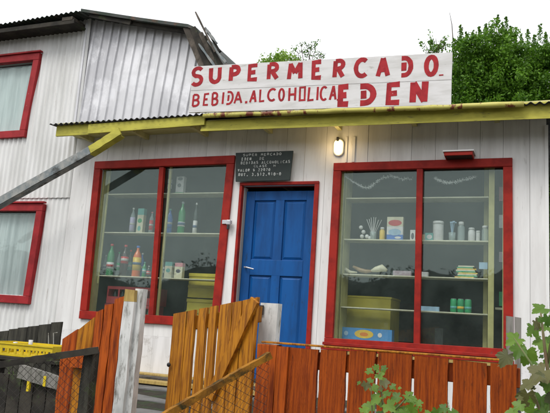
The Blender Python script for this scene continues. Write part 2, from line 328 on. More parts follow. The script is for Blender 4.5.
# roof of the shop
_ea, _eb = at(58, 123.5, -.46), at(548, 102, -.46); _ec = at(203, 113.8, -.46)
def ZEAVE(x): return float(np.interp(x, [_ea[0], _ec[0], _eb[0]], [_ea[2], _ec[2], _eb[2]]))-.006
rf = MB(); n = int(5.75/.076*8)
for i in range(n+1):
    x = -5.48+i*.076/8*1.0; d = .011*math.sin(2*math.pi*i/8)
    z = ZEAVE(x); rf.v += [(x, -.46, z+d), (x, 5.2, z+.42+d), (x, -.46, z+d+.003), (x, 5.2, z+.42+d+.003)]
for i in range(n): k = 4*i; rf.f += [(k, k+1, k+5, k+4), (k+2, k+6, k+7, k+3), (k, k+4, k+6, k+2)]
rf.build('roof', 'roofgrey', shop, smooth=True)
Y0 = -.40
def P(px, py, y=Y0): a = at(px, py, y); return (a[0], a[2])
fa = MB(); fa.quadprism([(-3.44, 3.553), (.45, 3.497), (.45, 3.652), (-3.44, 3.655)], Y0, Y0+.025); fa.build('fascia', 'yellow', shop, bevel=.003)
fa = MB(); fa.quadprism([(-4.93, 3.575), (-3.39, 3.603), (-3.39, 3.712), (-4.93, 3.690)], Y0-.03, Y0-.004); tag(fa.build('fascia', 'yellow', shop, bevel=.003), 'older left fascia board')
fa = MB(); fa.quadprism([(-3.44, 3.540), (.45, 3.484), (.45, 3.508), (-3.44, 3.564)], Y0-.010, Y0-.001); tag(fa.build('fascia_strip', 'yellow', shop), None)
fa = MB(); fa.quadprism([(-5.42, 3.575), (-4.80, 3.575), (-4.80, 3.735), (-5.42, 3.735)], Y0+.002, Y0+.03); tag(fa.build('fascia', 'yellow', shop, bevel=.003), 'dull greenish fascia end')
_ga, _gb = at(204, 116.2, -.47), at(524, 104.6, -.47)
pts = [(_ga[0]+i*(_gb[0]-_ga[0])/24, -.47-.012, _ga[2]+(_gb[2]-_ga[2])*i/24+random.uniform(-.003, .003)) for i in range(25)]
g = MB(); g.tube(pts, [.026+random.uniform(-.003, .003) for _ in pts], 10); g.build('gutter', 'rusty', shop, smooth=True)
sf = MB(); sf.box(-5.40, .45, Y0+.031, -.003, 3.66, 3.675); sf.build('soffit', 'soffit', shop)
for i in range(7): x = -5.2+i*.8; rft = MB(); rft.box(x, x+.045, Y0+.031, -.003, 3.60, 3.658); rft.build('rafter_end', 'soffit', shop)

# windows of the shop
def window(parent, c, fw, y0, y1, mull=None, mw=.07, fm='red', gm='glass', gy=.03, frontmull=None, name='window', sillh=0):
    """c: outer corners bl, br, tr, tl in xz; a frame mesh with pane meshes beneath it"""
    f = MB(); bl, br, tr, tl = [Vector((a, b)) for a, b in c]
    ibl = bl+Vector((fw, fw)); ibr = br+Vector((-fw, fw)); itr = tr+Vector((-fw, -fw)); itl = tl+Vector((fw, -fw))
    e = .0015
    f.quadprism([tl+Vector((0, -fw)), tr+Vector((0, -fw)), tr, tl], y0, y1)
    f.quadprism([bl, br, br+Vector((0, fw)), bl+Vector((0, fw))], y0, y1)
    f.quadprism([bl+Vector((0, fw+e)), ibl+Vector((0, e)), itl+Vector((0, -e)), tl+Vector((0, -fw-e))], y0+.002, y1)
    f.quadprism([ibr+Vector((0, e)), br+Vector((0, fw+e)), tr+Vector((0, -fw-e)), itr+Vector((0, -e))], y0+.002, y1)
    fr = f.build(name, fm, parent, bevel=.004)
    fr['label'] = None if False else fr.name
    del fr['label']
    xs = [(ibl, ibr, itr, itl)]
    if mull:
        mt, mbm = mull
        g = MB(); g.quadprism([(mbm-mw/2, ibl.y+e), (mbm+mw/2, ibl.y+e), (mt+mw/2, itl.y-e), (mt-mw/2, itl.y-e)], y0+.006, y1); g.build('mullion', fm, fr, bevel=.003)
        xs = [(ibl, Vector((mbm-mw/2+.002, ibr.y)), Vector((mt-mw/2+.002, itr.y)), itl), (Vector((mbm+mw/2-.002, ibl.y)), ibr, itr, Vector((mt+mw/2-.002, itl.y)))]
    for q in xs:
        g = MB(); g.quadprism([tuple(p) for p in q], gy, gy+.004); g.build('pane', gm, fr)
    return fr
wL = window(shop, [(-5.055, 1.435), (-3.225, 1.435), (-3.185, 3.36), (-5.085, 3.345)], .095, -.035, .021, (-4.13, -4.08), .06)
wR = window(shop, [(-2.025, 1.33), (-.225, 1.345), (-.235, 3.235), (-2.02, 3.235)], .085, -.035, .021, (-1.115, -1.10), .06)
sb = MB(); sb.box(-2.03, -.24, -.075, -.037, 1.345, 1.375); sb.box(-2.05, -.215, -.06, -.036, 1.30, 1.328); sb.build('sill', 'red', wR, bevel=.004)
tagged = MB(); tagged.box(-2.04, -.23, -.055, -.034, 1.255, 1.298); o = tagged.build('sill_board', 'tanwood', wR)
# jamb liners (yellowish inner edges of the openings)
for o in OPEN[:2]:
    for q_ in ((o[0], o[0]+.025), (o[1]-.02, o[1]-.001)): jl = MB(); jl.box(*q_, .045, .16, o[2], o[3]); jl.build('jamb', 'palegreen', shop)
jl = MB(); jl.box(-4.06, -4.035, .045, .07, 1.53, 3.27); jl.build('jamb', 'palegreen', shop)
# door
dr = MB(); X0, X1, ZT = -3.055, -2.235, 2.965; yd = .085
st = .105; mid = (X0+X1)/2
dr.box(X0, X0+st, yd, yd+.04, .90, ZT); dr.box(X1-st, X1, yd, yd+.04, .90, ZT); dr.box(mid-.05, mid+.05, yd+.001, yd+.04, .90, ZT)
for z0, z1 in ((.90, 1.07), (2.03, 2.20), (2.86, ZT)): dr.box(X0+st, X1-st, yd, yd+.04, z0, z1)
door = dr.build('door', 'blue', shop, bevel=.004)
for a, b in ((X0+st, mid-.05), (mid+.05, X1-st)):
    for z0, z1 in ((1.07, 2.03), (2.20, 2.86)):
        g = MB(); g.box(a-.002, b+.002, yd+.022, yd+.035, z0-.002, z1+.002)
        i_ = .035; g.hexa([(a+.012, yd+.0215, z0+.012), (b-.012, yd+.0215, z0+.012), (b-.012, yd+.0215, z1-.012), (a+.012, yd+.0215, z1-.012),
                          (a+i_, yd+.009, z0+i_), (b-i_, yd+.009, z0+i_), (b-i_, yd+.009, z1-i_), (a+i_, yd+.009, z1-i_)])
        g.build('door_panel', 'blue', door)
g = MB(); g.tube([(X0+.055, yd, 2.11), (X0+.055, yd-.04, 2.11), (X0+.08, yd-.045, 2.108), (X0+.165, yd-.04, 2.09)], .008, 8); g.build('door_handle', 'steel', door, smooth=False)
fr = MB(); fr.box(-3.10, -3.068, -.025, .12, .84, 3.01); fr.box(-2.222, -2.175, -.028, .12, .84, 3.01); fr.box(-3.10, -2.175, -.027, .12, 3.011, 3.045); fr.build('door_frame', 'red', shop, bevel=.004)
db = MB(); db.box(-3.067, -3.056, .03, .12, .84, 3.0); db.build('door_stop', 'joint', shop)
th = MB(); th.box(-3.1, -2.18, -.06, .08, .82, .90); th.build('threshold', 'barewood', shop)

# light bulkhead, hood, hasp, chalkboard
lp = thing('wall_lamp', (-1.985, -.003, 3.32), 'lit oval bulkhead lamp glowing warm on the wall above the shop windows', 'lamp')
cx, cz = -1.975, 3.405
def oval(w, h, n=24, c=(cx, cz)):   # stadium outline
    r = w/2; pts = []
    for i in range(n): a = 2*math.pi*i/n; pts.append((c[0]+r*math.cos(a), c[1]+r*math.sin(a)+(h/2-r)*(1 if math.sin(a) >= 0 else -1)))
    return pts
g = MB(); g.prism(oval(.112, .19), -.03, -.004); g.build('casing', 'white', lp, bevel=.005)
EM = bpy.data.materials.new('lit_lamp_glass'); EM.use_nodes = True; b = EM.node_tree.nodes['Principled BSDF']; b.inputs['Emission Color'].default_value = (1, .72, .30, 1); b.inputs['Emission Strength'].default_value = 2.6; b.inputs['Base Color'].default_value = (.9, .8, .5, 1)
g = MB(); k = 0
for d, sc in ((-.031, 1), (-.06, .92), (-.078, .6)):
    g.v += [(x, d, z) for x, z in oval(.092*sc, .165*sc)]
for i in range(2):
    for q in range(24): q2 = (q+1) % 24; g.f.append((i*24+q, i*24+q2, (i+1)*24+q2, (i+1)*24+q))
g.f += [tuple(range(23, -1, -1)), tuple(48+q for q in range(24))]
g.build('lamp_glass', EM, lp, smooth=True)
g = MB(); g.box(cx-.012, cx+.012, -.082, -.055, cz+.055, cz+.10); g.build('bracket', 'dark', lp)
pl_ = bpy.data.lights.new('lamp_light', 'POINT'); pl_.energy = 1.1; pl_.color = (1, .72, .38); pl_.shadow_soft_size = .05; po = bpy.data.objects.new('lamp_light', pl_); COL.objects.link(po); po.parent = lp; po.location = (.01, -.14, .085)
hd = thing('wall_hood', (-.75, -.003, 3.27), 'small red fronted hood with dark underside jutting above the right window', 'hood')
a = at(444, 155, -.2); b_ = at(472.5, 155, -.2)
xa, xb = a[0], b_[0]; yh = -.20
zt_ = at(457, 151.5, yh)[2]; zf = at(457, 155.2, yh)[2]; zbk = at(457, 161, -.004)[2]
g = MB(); g.box(xa, xb, yh, yh+.012, zf, zt_); g.hexa([(xa, yh+.013, zf), (xa+.012, yh+.013, zf), (xa+.012, -.004, zbk), (xa, -.004, zbk), (xa, yh+.013, zt_), (xa+.012, yh+.013, zt_), (xa+.012, -.004, zt_), (xa, -.004, zt_)])
g.hexa([(xb-.012, yh+.013, zf), (xb, yh+.013, zf), (xb, -.004, zbk), (xb-.012, -.004, zbk), (xb-.012, yh+.013, zt_), (xb, yh+.013, zt_), (xb, -.004, zt_), (xb-.012, -.004, zt_)]); g.build('body', 'red', hd, bevel=.003)
g = MB(); g.hexa([(xa+.013, yh+.013, zf+.003), (xb-.013, yh+.013, zf+.003), (xb-.013, -.005, zbk+.006), (xa+.013, -.005, zbk+.006), (xa+.013, yh+.013, zf+.008), (xb-.013, yh+.013, zf+.008), (xb-.013, -.005, zbk+.011), (xa+.013, -.005, zbk+.011)]); g.build('underside', 'dark', hd)
g = MB(); g.box(xa-.012, xb+.012, yh-.012, -.003, zt_+.001, zt_+.014); g.box(xa+.02, xb+.01, -.03, -.004, zt_+.015, zt_+.055); g.build('cover_plate', 'signwhite', hd)
hp = thing('door_hasp', (-3.17, -.04, 2.52), 'bright zinc hasp and padlock bridging the window frame and door frame', 'padlock')
x, _, z = at(228, 222, -.04)
g = MB(); g.box(x-.07, x+.05, -.046, -.038, z-.022, z+.022); g.build('hasp_plate', 'steel', hp, bevel=.002)
g = MB(); g.box(x-.005, x+.045, -.075, -.047, z-.035, z+.02); g.build('padlock_body', 'steel', hp, bevel=.006)
g = MB(); g.box(x+.002, x+.028, -.07, -.048, z-.085, z-.036); g.build('lock_cover', 'dark', hp, bevel=.004)
cbd = thing('chalkboard_sign', (-2.8, -.03, 3.03), 'black painted notice board with white lettering above the blue door', 'sign')
g = MB(); g.quadprism([(-3.135, 3.047), (-2.492, 3.05), (-2.475, 3.378), (-3.16, 3.378)], -.065, -.045); g.build('board', 'slate', cbd, bevel=.002)
# lettering: painted strokes
def ribbon(mb, pts, w, y0, y1):
    pts = [Vector(p) for p in pts]; closed = (pts[0]-pts[-1]).length < 1e-5
    if closed: pts = pts[:-1]
    n = len(pts); l = []; r = []
    for i in range(n):
        if closed or 0 < i < n-1:
            d0 = (pts[i]-pts[i-1]).normalized(); d1 = (pts[(i+1) % n]-pts[i]).normalized()
        elif i == 0: d0 = d1 = (pts[1]-pts[0]).normalized()
        else: d0 = d1 = (pts[i]-pts[i-1]).normalized()
        n0 = Vector((-d0.y, d0.x)); n1 = Vector((-d1.y, d1.x)); mm = (n0+n1); mm = mm.normalized() if mm.length > .1 else n1; k = min(1.18, 1/max(.45, mm.dot(n1)))
        ww = w*random.uniform(.93, 1.07)/2*k; l.append(pts[i]+mm*ww); r.append(pts[i]-mm*ww)
    vs = [(p.x, y0, p.y) for p in l]+[(p.x, y0, p.y) for p in r]+[(p.x, y1, p.y) for p in l]+[(p.x, y1, p.y) for p in r]; fs = []
    for i in range(n if closed else n-1):
        j = (i+1) % n; fs += [(i, j, n+j, n+i), (2*n+i, 3*n+i, 3*n+j, 2*n+j), (i, 2*n+i, 2*n+j, j), (n+i, n+j, 3*n+j, 3*n+i)]
    if not closed: fs += [(0, n, 3*n, 2*n), (n-1, 3*n-1, 4*n-1, 2*n-1)]
    mb.add(vs, fs)
def arc(cx, cy, rx, ry, a0, a1, n=10): return [(cx+rx*math.cos(math.radians(a0+(a1-a0)*i/n)), cy+ry*math.sin(math.radians(a0+(a1-a0)*i/n))) for i in range(n+1)]
GL = {
 'S': [arc(.5, .76, .45, .24, 30, 180, 8)+arc(.5, .76, .45, .24, 190, 250, 3)[1:]+arc(.5, .26, .48, .26, 75, -90, 8)+arc(.5, .26, .48, .26, -100, -150, 3)],
 'U': [[(0, 1), (0, .35)]+arc(.5, .35, .5, .35, 190, 350, 8)+[(1, .35), (1, 1)]],
 'P': [[(.08, 0), (.04, 1)], [(.04, 1)]+arc(.5, .73, .5, .27, 90, -90, 8)+[(.08, .44)]],
 'E': [[(1, 1), (.08, .98), (.04, .02), (1, 0)], [(.06, .5), (.78, .52)]],
 'R': [[(.05, 0), (.05, 1)], [(.05, 1)]+arc(.5, .76, .45, .24, 90, -90, 8)+[(.05, .5)], [(.42, .5), (1, 0)]],
 'M': [[(0, 0), (.08, 1)], [(.06, .97), (.5, .36)], [(.5, .36), (.94, .97)], [(.92, 1), (1, 0)]],
 'C': [arc(.62, .5, .6, .5, 50, 310, 16)],
 'A': [[(0, 0), (.5, 1)], [(.5, 1), (1, 0)], [(.24, .34), (.78, .34)]],
 'D': [[(0, 1)]+arc(.35, .5, .65, .5, 90, -90, 12)+[(0, 0)], [(.26, .74), (.26, .26)]],
 'O': [arc(.5, .5, .48, .5, 90, 450, 20)],
 'B': [[(.04, 0), (.04, 1)], [(.04, 1)]+arc(.45, .76, .42, .24, 90, -90, 7)+[(.04, .52)], [(.1, .52)]+arc(.45, .26, .52, .26, 90, -90, 7)+[(.04, 0)]],
 'I': [[(.5, 0), (.5, 1)]], 'L': [[(.1, 1), (.05, 0), (1, .02)]], 'H': [[(0, 0), (0, 1)], [(1, 0), (1, 1)], [(0, .48), (1, .48)]],
 'Q': [[(0, 0), (0, 1), (1, 1), (1, 0), (0, 0)]], 'N': [[(0, 0), (.03, 1)], [(.03, .97), (.97, .03)], [(.97, 0), (1, 1)]], '.': [[(0, .4), (1, .4)]],
 'T': [[(.5, 0), (.5, 1)], [(0, 1), (1, 1)]], 'V': [[(0, 1), (.5, 0)], [(.5, 0), (1, 1)]], '-': [[(0, .45), (1, .45)]],
 '$': [arc(.5, .73, .45, .2, 30, 250, 8)+arc(.5, .3, .45, .22, 75, -150, 8), [(.5, -.05), (.5, 1.08)]],
 '0': [arc(.5, .5, .48, .5, 90, 450, 14)], '1': [[(.2, .8), (.55, 1), (.55, 0)]], '2': [arc(.5, .72, .45, .28, 160, -30, 8)+[(.05, 0), (1, 0)]],
 '3': [arc(.45, .76, .42, .24, 140, -80, 7), arc(.45, .26, .48, .26, 80, -140, 7)], '5': [[(.9, 1), (.15, 1), (.1, .58)]+arc(.45, .3, .5, .3, 100, -140, 8)],
 '7': [[(0, 1), (1, 1), (.35, 0)]], '9': [arc(.5, .7, .42, .3, 0, 360, 10), [(.92, .7), (.7, 0)]]}
def glyph(mb, ch, x0, x1, z0, z1, w, y, skew=0):
    for k, st_ in enumerate(GL[ch]):
        q = [(x0+w/2+(x1-x0-w)*u+skew*v, z0+w/2+(z1-z0-w)*v) for u, v in st_]
        ribbon(mb, q, w, y-.0018-.0006*k, y-.0002)
g = MB()
def writeline(mb, s_, x0, x1, z0, h, w, y, up=1.0):
    n = len(s_); cw = (x1-x0)/n
    for i, ch in enumerate(s_):
        if ch == ' ': continue
        if ch == '.': mb.box(x0+cw*(i+.35), x0+cw*(i+.35)+w*1.4, y-.002, y-.0002, z0, z0+w*1.3); continue
        dz = random.uniform(-.002, .002)
        glyph(mb, ch, x0+cw*i+cw*.1, x0+cw*i+cw*.82, z0+dz, z0+dz+h*up, w, y)
yb = -.0655
writeline(g, 'SUPER MERCADO', -3.07, -2.60, 3.332, .030, .006, yb)
writeline(g, 'EDEN', -3.085, -2.955, 3.283, .038, .011, yb)
writeline(g, 'DE', -2.87, -2.80, 3.286, .032, .006, yb)
writeline(g, 'BEBIDAS ALCOHOLICAS', -3.09, -2.495, 3.240, .034, .006, yb)
writeline(g, 'CLASE  H', -2.93, -2.66, 3.203, .028, .0055, yb)
writeline(g, 'VALOR $ 22070', -3.12, -2.72, 3.157, .034, .0075, yb)
writeline(g, 'RUT. 3.512.910-0', -3.11, -2.59, 3.105, .036, .0075, yb)
g.build('lettering', 'chalk', cbd)

# big sign on the roof edge
YS = -.50
sg = thing('shop_sign', (-2.2, YS, 3.72), 'long white hand painted shop sign board with red lettering on the roof edge', 'sign')
_bl, _br, _tr, _tl = at(190.3, 112.6, YS), at(451, 105, YS), at(451.3, 52, YS), at(191, 66.5, YS)
X0s, X1s = (_bl[0]+_tl[0])/2, _br[0]
zb = lambda x: _bl[2]+(x-X0s)*(_br[2]-_bl[2])/(X1s-X0s); zt = lambda x: _tl[2]+(x-X0s)*(_tr[2]-_tl[2])/(X1s-X0s)
g = MB(); zm = lambda x, t: zb(x)+(zt(x)-zb(x))*t
tt = [0, .47, 1]
for i in range(2):
    a_, b_ = tt[i]+.002, tt[i+1]-.002
    n_ = 24
    for k in range(n_):
        xa = X0s+(X1s-X0s)*k/n_; xb = X0s+(X1s-X0s)*(k+1)/n_
    g.quadprism([(X0s, zm(X0s, a_)), (X1s, zm(X1s, a_)), (X1s+.004*i, zm(X1s, b_)), (X0s-.006*i, zm(X0s, b_))], YS, YS+.022)
g.build('board', 'signwhite', sg, bevel=.003)
for x in (-3.5, -2.2, -.95): g = MB(); g.box(x, x+.05, YS+.023, YS+.065, zb(x)+.01, zt(x)-.04); g.build('batten', 'barewood', sg)
ROW1 = [('S', 190.9, 203.3, 66.7, 86.4), ('U', 209.5, 221.5, 66, 83.8), ('P', 228.8, 240, 65, 82.4), ('E', 247.6, 259, 63.7, 81.3), ('R', 267, 278.9, 62.4, 80.5),
        ('M', 287.6, 302.6, 61.3, 80.5), ('E', 311.4, 323.2, 60, 79.8), ('R', 332.7, 344.8, 59, 78.7), ('C', 354, 368, 57.8, 78), ('A', 376.2, 390, 56.3, 77.8),
        ('D', 399.6, 413, 56, 77), ('O', 424, 438.4, 55, 76.5)]
ROW2 = [('B', 192.3, 199.7, 94, 106.7), ('E', 203.2, 209, 93.2, 105.7), ('B', 211.8, 218.6, 92.2, 105.6), ('I', 221.6, 224.4, 91.6, 104.6), ('D', 226.2, 233.2, 91.2, 104.6), ('A', 234.2, 242.4, 91, 103.8),
        ('A', 249.8, 256.6, 89.8, 102.8), ('L', 259.4, 265.2, 88.7, 102), ('C', 267.2, 275.5, 88.3, 101.4), ('O', 278.6, 284.8, 88.3, 101.2), ('H', 288.8, 296, 87, 101.4),
        ('Q', 299.3, 305.7, 86.6, 101), ('L', 307.6, 314.6, 86.4, 101), ('I', 316.3, 318.8, 86.2, 100.8), ('C', 320, 326.9, 86.2, 100.8), ('A', 329.4, 336.6, 85.2, 100.4)]
ROW3 = [('E', 337.6, 351.2, 84, 107), ('D', 358, 376.2, 83.5, 105.4), ('E', 385.4, 402, 82, 105.2), ('N', 410, 427.6, 79.2, 104.8)]
g = MB()
for row, wd in ((ROW1, .047), (ROW2, .023), (ROW3, .060)):
    for ch, a0, a1, b0, b1 in row:
        p = at(a0, (b0+b1)/2, YS); q = at(a1, (b0+b1)/2, YS); zt_ = at((a0+a1)/2, b0, YS)[2]; zb_ = at((a0+a1)/2, b1, YS)[2]
        glyph(g, ch, p[0]-.004, q[0]+.004, zb_-.003, zt_+.003, wd*random.uniform(.95, 1.06), YS, skew=random.uniform(-.006, .006))
for a0, a1, b0, b1 in ((245, 247.4, 101, 103.4), (336.8, 338, 99, 100.6), (439, 443.4, 74.3, 75.8)):
    p = at(a0, b1, YS); q = at(a1, b0, YS); g.box(p[0], q[0], YS-.0025, YS-.0003, p[2], q[2])
g.build('lettering', 'signred', sg)

# ------------------------------------------------------------------ diagonal rain chute
ch_ = thing('rain_chute', at(60, 160, -.5), 'long wooden rain chute slanting down left from the eave, yellow end then blue grey', 'gutter')
p0 = Vector(at(120, 131, -.46)); pm = Vector(at(90, 150, -.47)); p1 = Vector(at(-45, 226, -.55))
def chute(mb, a, b):
    mb.bar(a, b, .022, .092, up=(0, 0, 1), seg=10, j=.003)
    d = Vector((0, .052, -.045)); mb.bar(a+d, b+d, .095, .02, up=(0, 0, 1), seg=10, j=.002)
g = MB(); chute(g, p0, pm); g.build('yellow_end', 'yellow', ch_)
g = MB(); chute(g, pm+(p1-pm)*.002, p1); g.build('trough', 'gutter', ch_)

# ------------------------------------------------------------------ two storey house on the left
hs_ = thing('two_storey_house', (-6.5, .1, .84), 'white corrugated two storey house with crimson framed windows joined to the shop', 'house')
WO = [(-7.7, -6.27, 3.80, 4.78), (-7.7, -5.89, 1.67, 2.74)]
def wing(x0, x1, z0, z1, y, opens):
    mb = MB(); xs = sorted({x0, x1}|{c for o in opens for c in o[:2] if x0 < c < x1})
    for a, b in zip(xs, xs[1:]):
        c = (a+b)/2; segs = [(z0, z1)]
        for o in opens:
            if o[0] < c < o[1]: segs = [q for a_, b_ in segs for q in ((a_, min(b_, o[2])), (max(a_, o[3]), b_)) if q[1]-q[0] > .001]
        for s0, s1 in segs:
            # keep corrugations in phase across pieces
            n = max(2, int((b-a)/.076*8)); vs = []; fs = []
            for i in range(n+1):
                x = a+(b-a)*i/n; d = .010*math.sin(2*math.pi*x/.076); vs += [(x, y-d, s0), (x, y-d, s1)]
            for i in range(n): k = 2*i; fs.append((k, k+2, k+3, k+1))
            mb.add(vs, fs)
    return mb
wing(-8.6, -5.425, 2.90, 5.34, -.004, WO).build('wall', 'sheet', hs_, smooth=True)
wing(-8.6, -5.415, .80, 2.93, .012, WO).build('wall', 'sheet', hs_, smooth=True)
g = MB(); holes(g, -8.6, -5.47, .75, 5.3, .030, .08, WO); g.box(-5.46, -3.46, .07, .11, 3.5, 4.5); g.box(-5.46, -4.0, .07, .11, 4.5, 4.98); g.box(-8.62, -8.58, .02, 6, .75, 5.3); g.box(-3.50, -3.46, .12, 6, 3.5, 4.45); g.box(-8.6, -3.46, 6, 6.05, .75, 4.45); g.build('wall_backing', 'joint', hs_)
# upper gable panel, box-profile sheet
_gp = [at(a, b, .03) for a, b in ((86, 15.5), (140, 24.5), (190, 33), (202, 45), (222, 80))]; GX = [p[0] for p in _gp]; GZ = [p[2] for p in _gp]
def gtop(x):
    return float(np.interp(x, GX, GZ))
g = MB()
# inclined ribs: sheared box profile
n = 0; pitch = .128; x0, x1 = -5.47, -3.44; zb0 = 3.86; N_ = 400
for i in range(N_+1):
    x = x0+(x1-x0)*i/N_
    for q in range(2):
        z = zb0 if q == 0 else gtop(x)
        g.v.append((x, .03, z))
g.v = []; cols = []
nz = 14
for i in range(N_+1):
    u = x0+(x1-x0+.0)*i/N_
    for q in range(nz+1):
        f = q/nz; zt__ = gtop(u); z = zb0+(zt__-zb0)*f
        lean = .055+.05*(u-x0)/(x1-x0)             # ribs lean to the right
        ub = u-lean*(z-zb0)
        t = ((ub-x0)/pitch) % 1; d = .022*max(0, min(1, min(t/.10, (.42-t)/.10)))
        g.v.append((u, .025-d-.008*math.sin(u*3.1+z*2.3)*math.sin(z*4.4+1), z))
for i in range(N_):
    for q in range(nz): a = i*(nz+1)+q; g.f.append((a, a+nz+1, a+nz+2, a+1))
g.build('gable_cladding', 'zinc', hs_)
g = MB(); g.box(-5.485, -5.455, -.03, .02, 3.80, 5.29); g.build('corner_trim', 'zinc', hs_, bevel=.003)
# roofs
def EZ(x, p0_, p1_, y=-.30):
    a = at(0, p0_, y); b = at(87, p1_, y); return a[2]+(x-a[0])*(b[2]-a[2])/(b[0]-a[0])
r = MB(); n = int(3.42/.076*8)
for i in range(n+1):
    x = -8.8+i*.076/8; d = .012*math.sin(2*math.pi*i/8); z = EZ(x, 24.5, 9.7); r.v += [(x, -.30, z+d), (x, 4.0, z+.55+d), (x, -.30, z+.004+d), (x, 4.0, z+.555+d)]
for i in range(n): k = 4*i; r.f += [(k, k+1, k+5, k+4), (k+2, k+6, k+7, k+3), (k, k+4, k+6, k+2)]
r.build('roof', 'roof', hs_, smooth=True)
zt_ = EZ(-7, 26, 11); zb_ = EZ(-7, 31, 18)
g = MB(); g.box(-8.8, -5.47, -.27, -.245, zb_, zt_-.012); g.build('eave_board', 'oldwood', hs_)
g = MB(); g.box(-8.8, -5.47, -.244, .03, zb_+.02, zb_+.035); g.build('eave_lining', 'oldwood', hs_)
zc = at(40, 31, -.04)[2]; g = MB(); g.box(-8.6, -5.72, -.06, -.02, zc-.03, zc); g.build('trim_board', 'wall', hs_)
g = MB(); p = at(84, 19, -.2); g.box(-5.66, -5.50, -.275, -.02, p[2]-.028, p[2]+.018); g.build('rafter_end', 'barewood', hs_)
prof = [(at(a, b, -.2)[0], at(a, b, -.2)[2]) for a, b in ((81, 8.5), (140, 17.5), (188, 24), (197, 28), (206, 40), (222, 72), (228, 92))]
g = MB()
for (xa, za), (xb, zb_) in zip(prof, prof[1:]):
    th_ = .04; dp = 5.5 if xb < at(207, 40, -.2)[0] else .55
    g.hexa([(xa, -.20, za-th_), (xb, -.20, zb_-th_), (xb, dp, zb_-th_), (xa, dp, za-th_), (xa, -.20, za), (xb, -.20, zb_), (xb, dp, zb_), (xa, dp, za)])
g.build('gable_roof', 'roof', hs_)
g = MB()
g.bar(at(90, 15.5, -.155), at(131, 23, -.155), .03, .05, seg=6, j=.004); g.build('barge_board', 'oldwood', hs_); g = MB(); g.bar(at(127, 21.5, -.12), at(194, 32, -.12), .03, .07, seg=6, j=.004)
g.build('barge_board', 'oldwood', hs_)
for A, B, y_, ww, hh, mm in [((186, 27), (206, 76), -.17, .03, .07, 'barewood'), ((193, 28), (213, 78), -.205, .03, .08, 'oldwood'), ((200, 34), (221, 78), -.19, .03, .07, 'barewood'), ((205, 37), (228, 78), -.18, .03, .06, 'oldwood'),
      ((195.5, 12), (215, 52), -.30, .022, .020, 'barewood'), ((205, 28), (217, 43.5), -.27, .02, .022, 'gutter'), ((208, 41), (226, 62.5), -.26, .02, .025, 'gutter'), ((199, 44), (219, 72), -.24, .02, .022, 'gutter'), ((207, 30), (220, 52), -.23, .03, .03, 'oldwood')]:
    g = MB(); g.bar(at(*A, y_), at(*B, y_), hh, ww, up=(0, 1, 0), seg=6, j=.004); g.build('loose_plank', mm, hs_)
# windows of the house
def curtain(parent, x0, x1, z0, z1, y):
    mb = MB(); n = 150; vs = []; fs = []
    for i in range(n+1):
        x = x0+(x1-x0)*i/n; d = .010*math.sin(x*47+2.5*math.sin(x*7))+.009*math.sin(x*19+1)
        vs += [(x, y+d, z0), (x+.01*math.sin(x*8), y+d*1.1, (z0+z1)/2), (x, y+d*.8, z1)]
    for i in range(n):
        for q in range(2): a = 3*i+q; fs.append((a, a+3, a+4, a+1))
    mb.add(vs, fs); mb.build('curtain', 'curtain', parent, smooth=True)
for cs, op in (([(-7.78, 3.70), (-6.235, 3.71), (-6.165, 4.87), (-7.78, 4.885)], WO[0]), ([(-7.78, 1.57), (-5.82, 1.565), (-5.785, 2.82), (-7.78, 2.83)], WO[1])):
    f_ = window(hs_, cs, .095, -.050, .029, None, .06, 'redwing', 'glass2', .034)
    curtain(f_, op[0], op[1]+.02, op[2]-.02, op[3]-.035, .085)
    g = MB(); z = cs[2][1]; g.quadprism([(-7.80, z+.003), (cs[2][0]+.03, z+.003), (cs[2][0]+.03, z+.025), (-7.80, z+.028)], -.075, -.02); g.build('drip_cap', 'redwing', f_, bevel=.003)
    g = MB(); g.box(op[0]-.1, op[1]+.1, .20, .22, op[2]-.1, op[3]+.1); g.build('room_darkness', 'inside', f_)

# ------------------------------------------------------------------ shelves in the shop windows
def shelfunit(name, label, x0, x1, zs, y0=.105, y1=.34, posts=()):
    t = thing(name, ((x0+x1)/2, y0, zs[-1]), label, 'shelf')
    for z in zs:
        g = MB(); g.box(x0, x1, y0, y1, z-.012, z+random.uniform(-.001, .001)); g.build('shelf_board', 'shelf', t, bevel=.002)
    for xa, xb, ya, yb_, m_ in posts:
        g = MB(); g.box(xa, xb, ya, yb_, zs[-1]-.10, zs[0]+.45); g.build('upright', m_, t)
    return t
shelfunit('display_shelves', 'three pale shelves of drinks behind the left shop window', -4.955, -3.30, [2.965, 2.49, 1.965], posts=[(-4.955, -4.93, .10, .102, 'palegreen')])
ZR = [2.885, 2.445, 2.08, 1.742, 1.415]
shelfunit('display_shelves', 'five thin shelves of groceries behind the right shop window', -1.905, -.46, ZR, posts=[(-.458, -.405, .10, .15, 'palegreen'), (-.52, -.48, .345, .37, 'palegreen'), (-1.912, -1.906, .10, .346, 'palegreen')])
cabp = thing('yellow_cabinet', (-1.6, .9, .94), 'mustard yellow cabinet standing inside behind the right window', 'cabinet')
a = at(345, 297, .42); b_ = at(391, 299, .42)
g = MB(); g.box(a[0]-.12, b_[0], .42, .9, .94, a[2]); g.build('body', 'intyellow', cabp, bevel=.004)
g = MB(); g.box(a[0]-.13, b_[0]+.008, .41, .91, a[2]+.001, a[2]+.02); g.build('top', 'intyellow', cabp)
a = at(190, 273, .38); b_ = at(224, 278, .38)
cabl = thing('yellow_crate_stack', ((a[0]+b_[0])/2, .5, .94), 'stacked yellow bottle crates inside behind the left window', 'crate stack')
zz = a[2]
for k in range(4):
    z1 = zz-k*.30
    if z1 < 1.0: break
    g = MB(); g.box(a[0]+random.uniform(-.01, .01), b_[0]+.1, .38, .8, z1-.285, z1); g.box(a[0]-.008, b_[0]+.108, .368, .812, z1-.04, z1-.001); g.box(a[0]-.008, b_[0]+.108, .368, .812, z1-.17, z1-.14); g.build('crate', 'intyellow', cabl, bevel=.004)
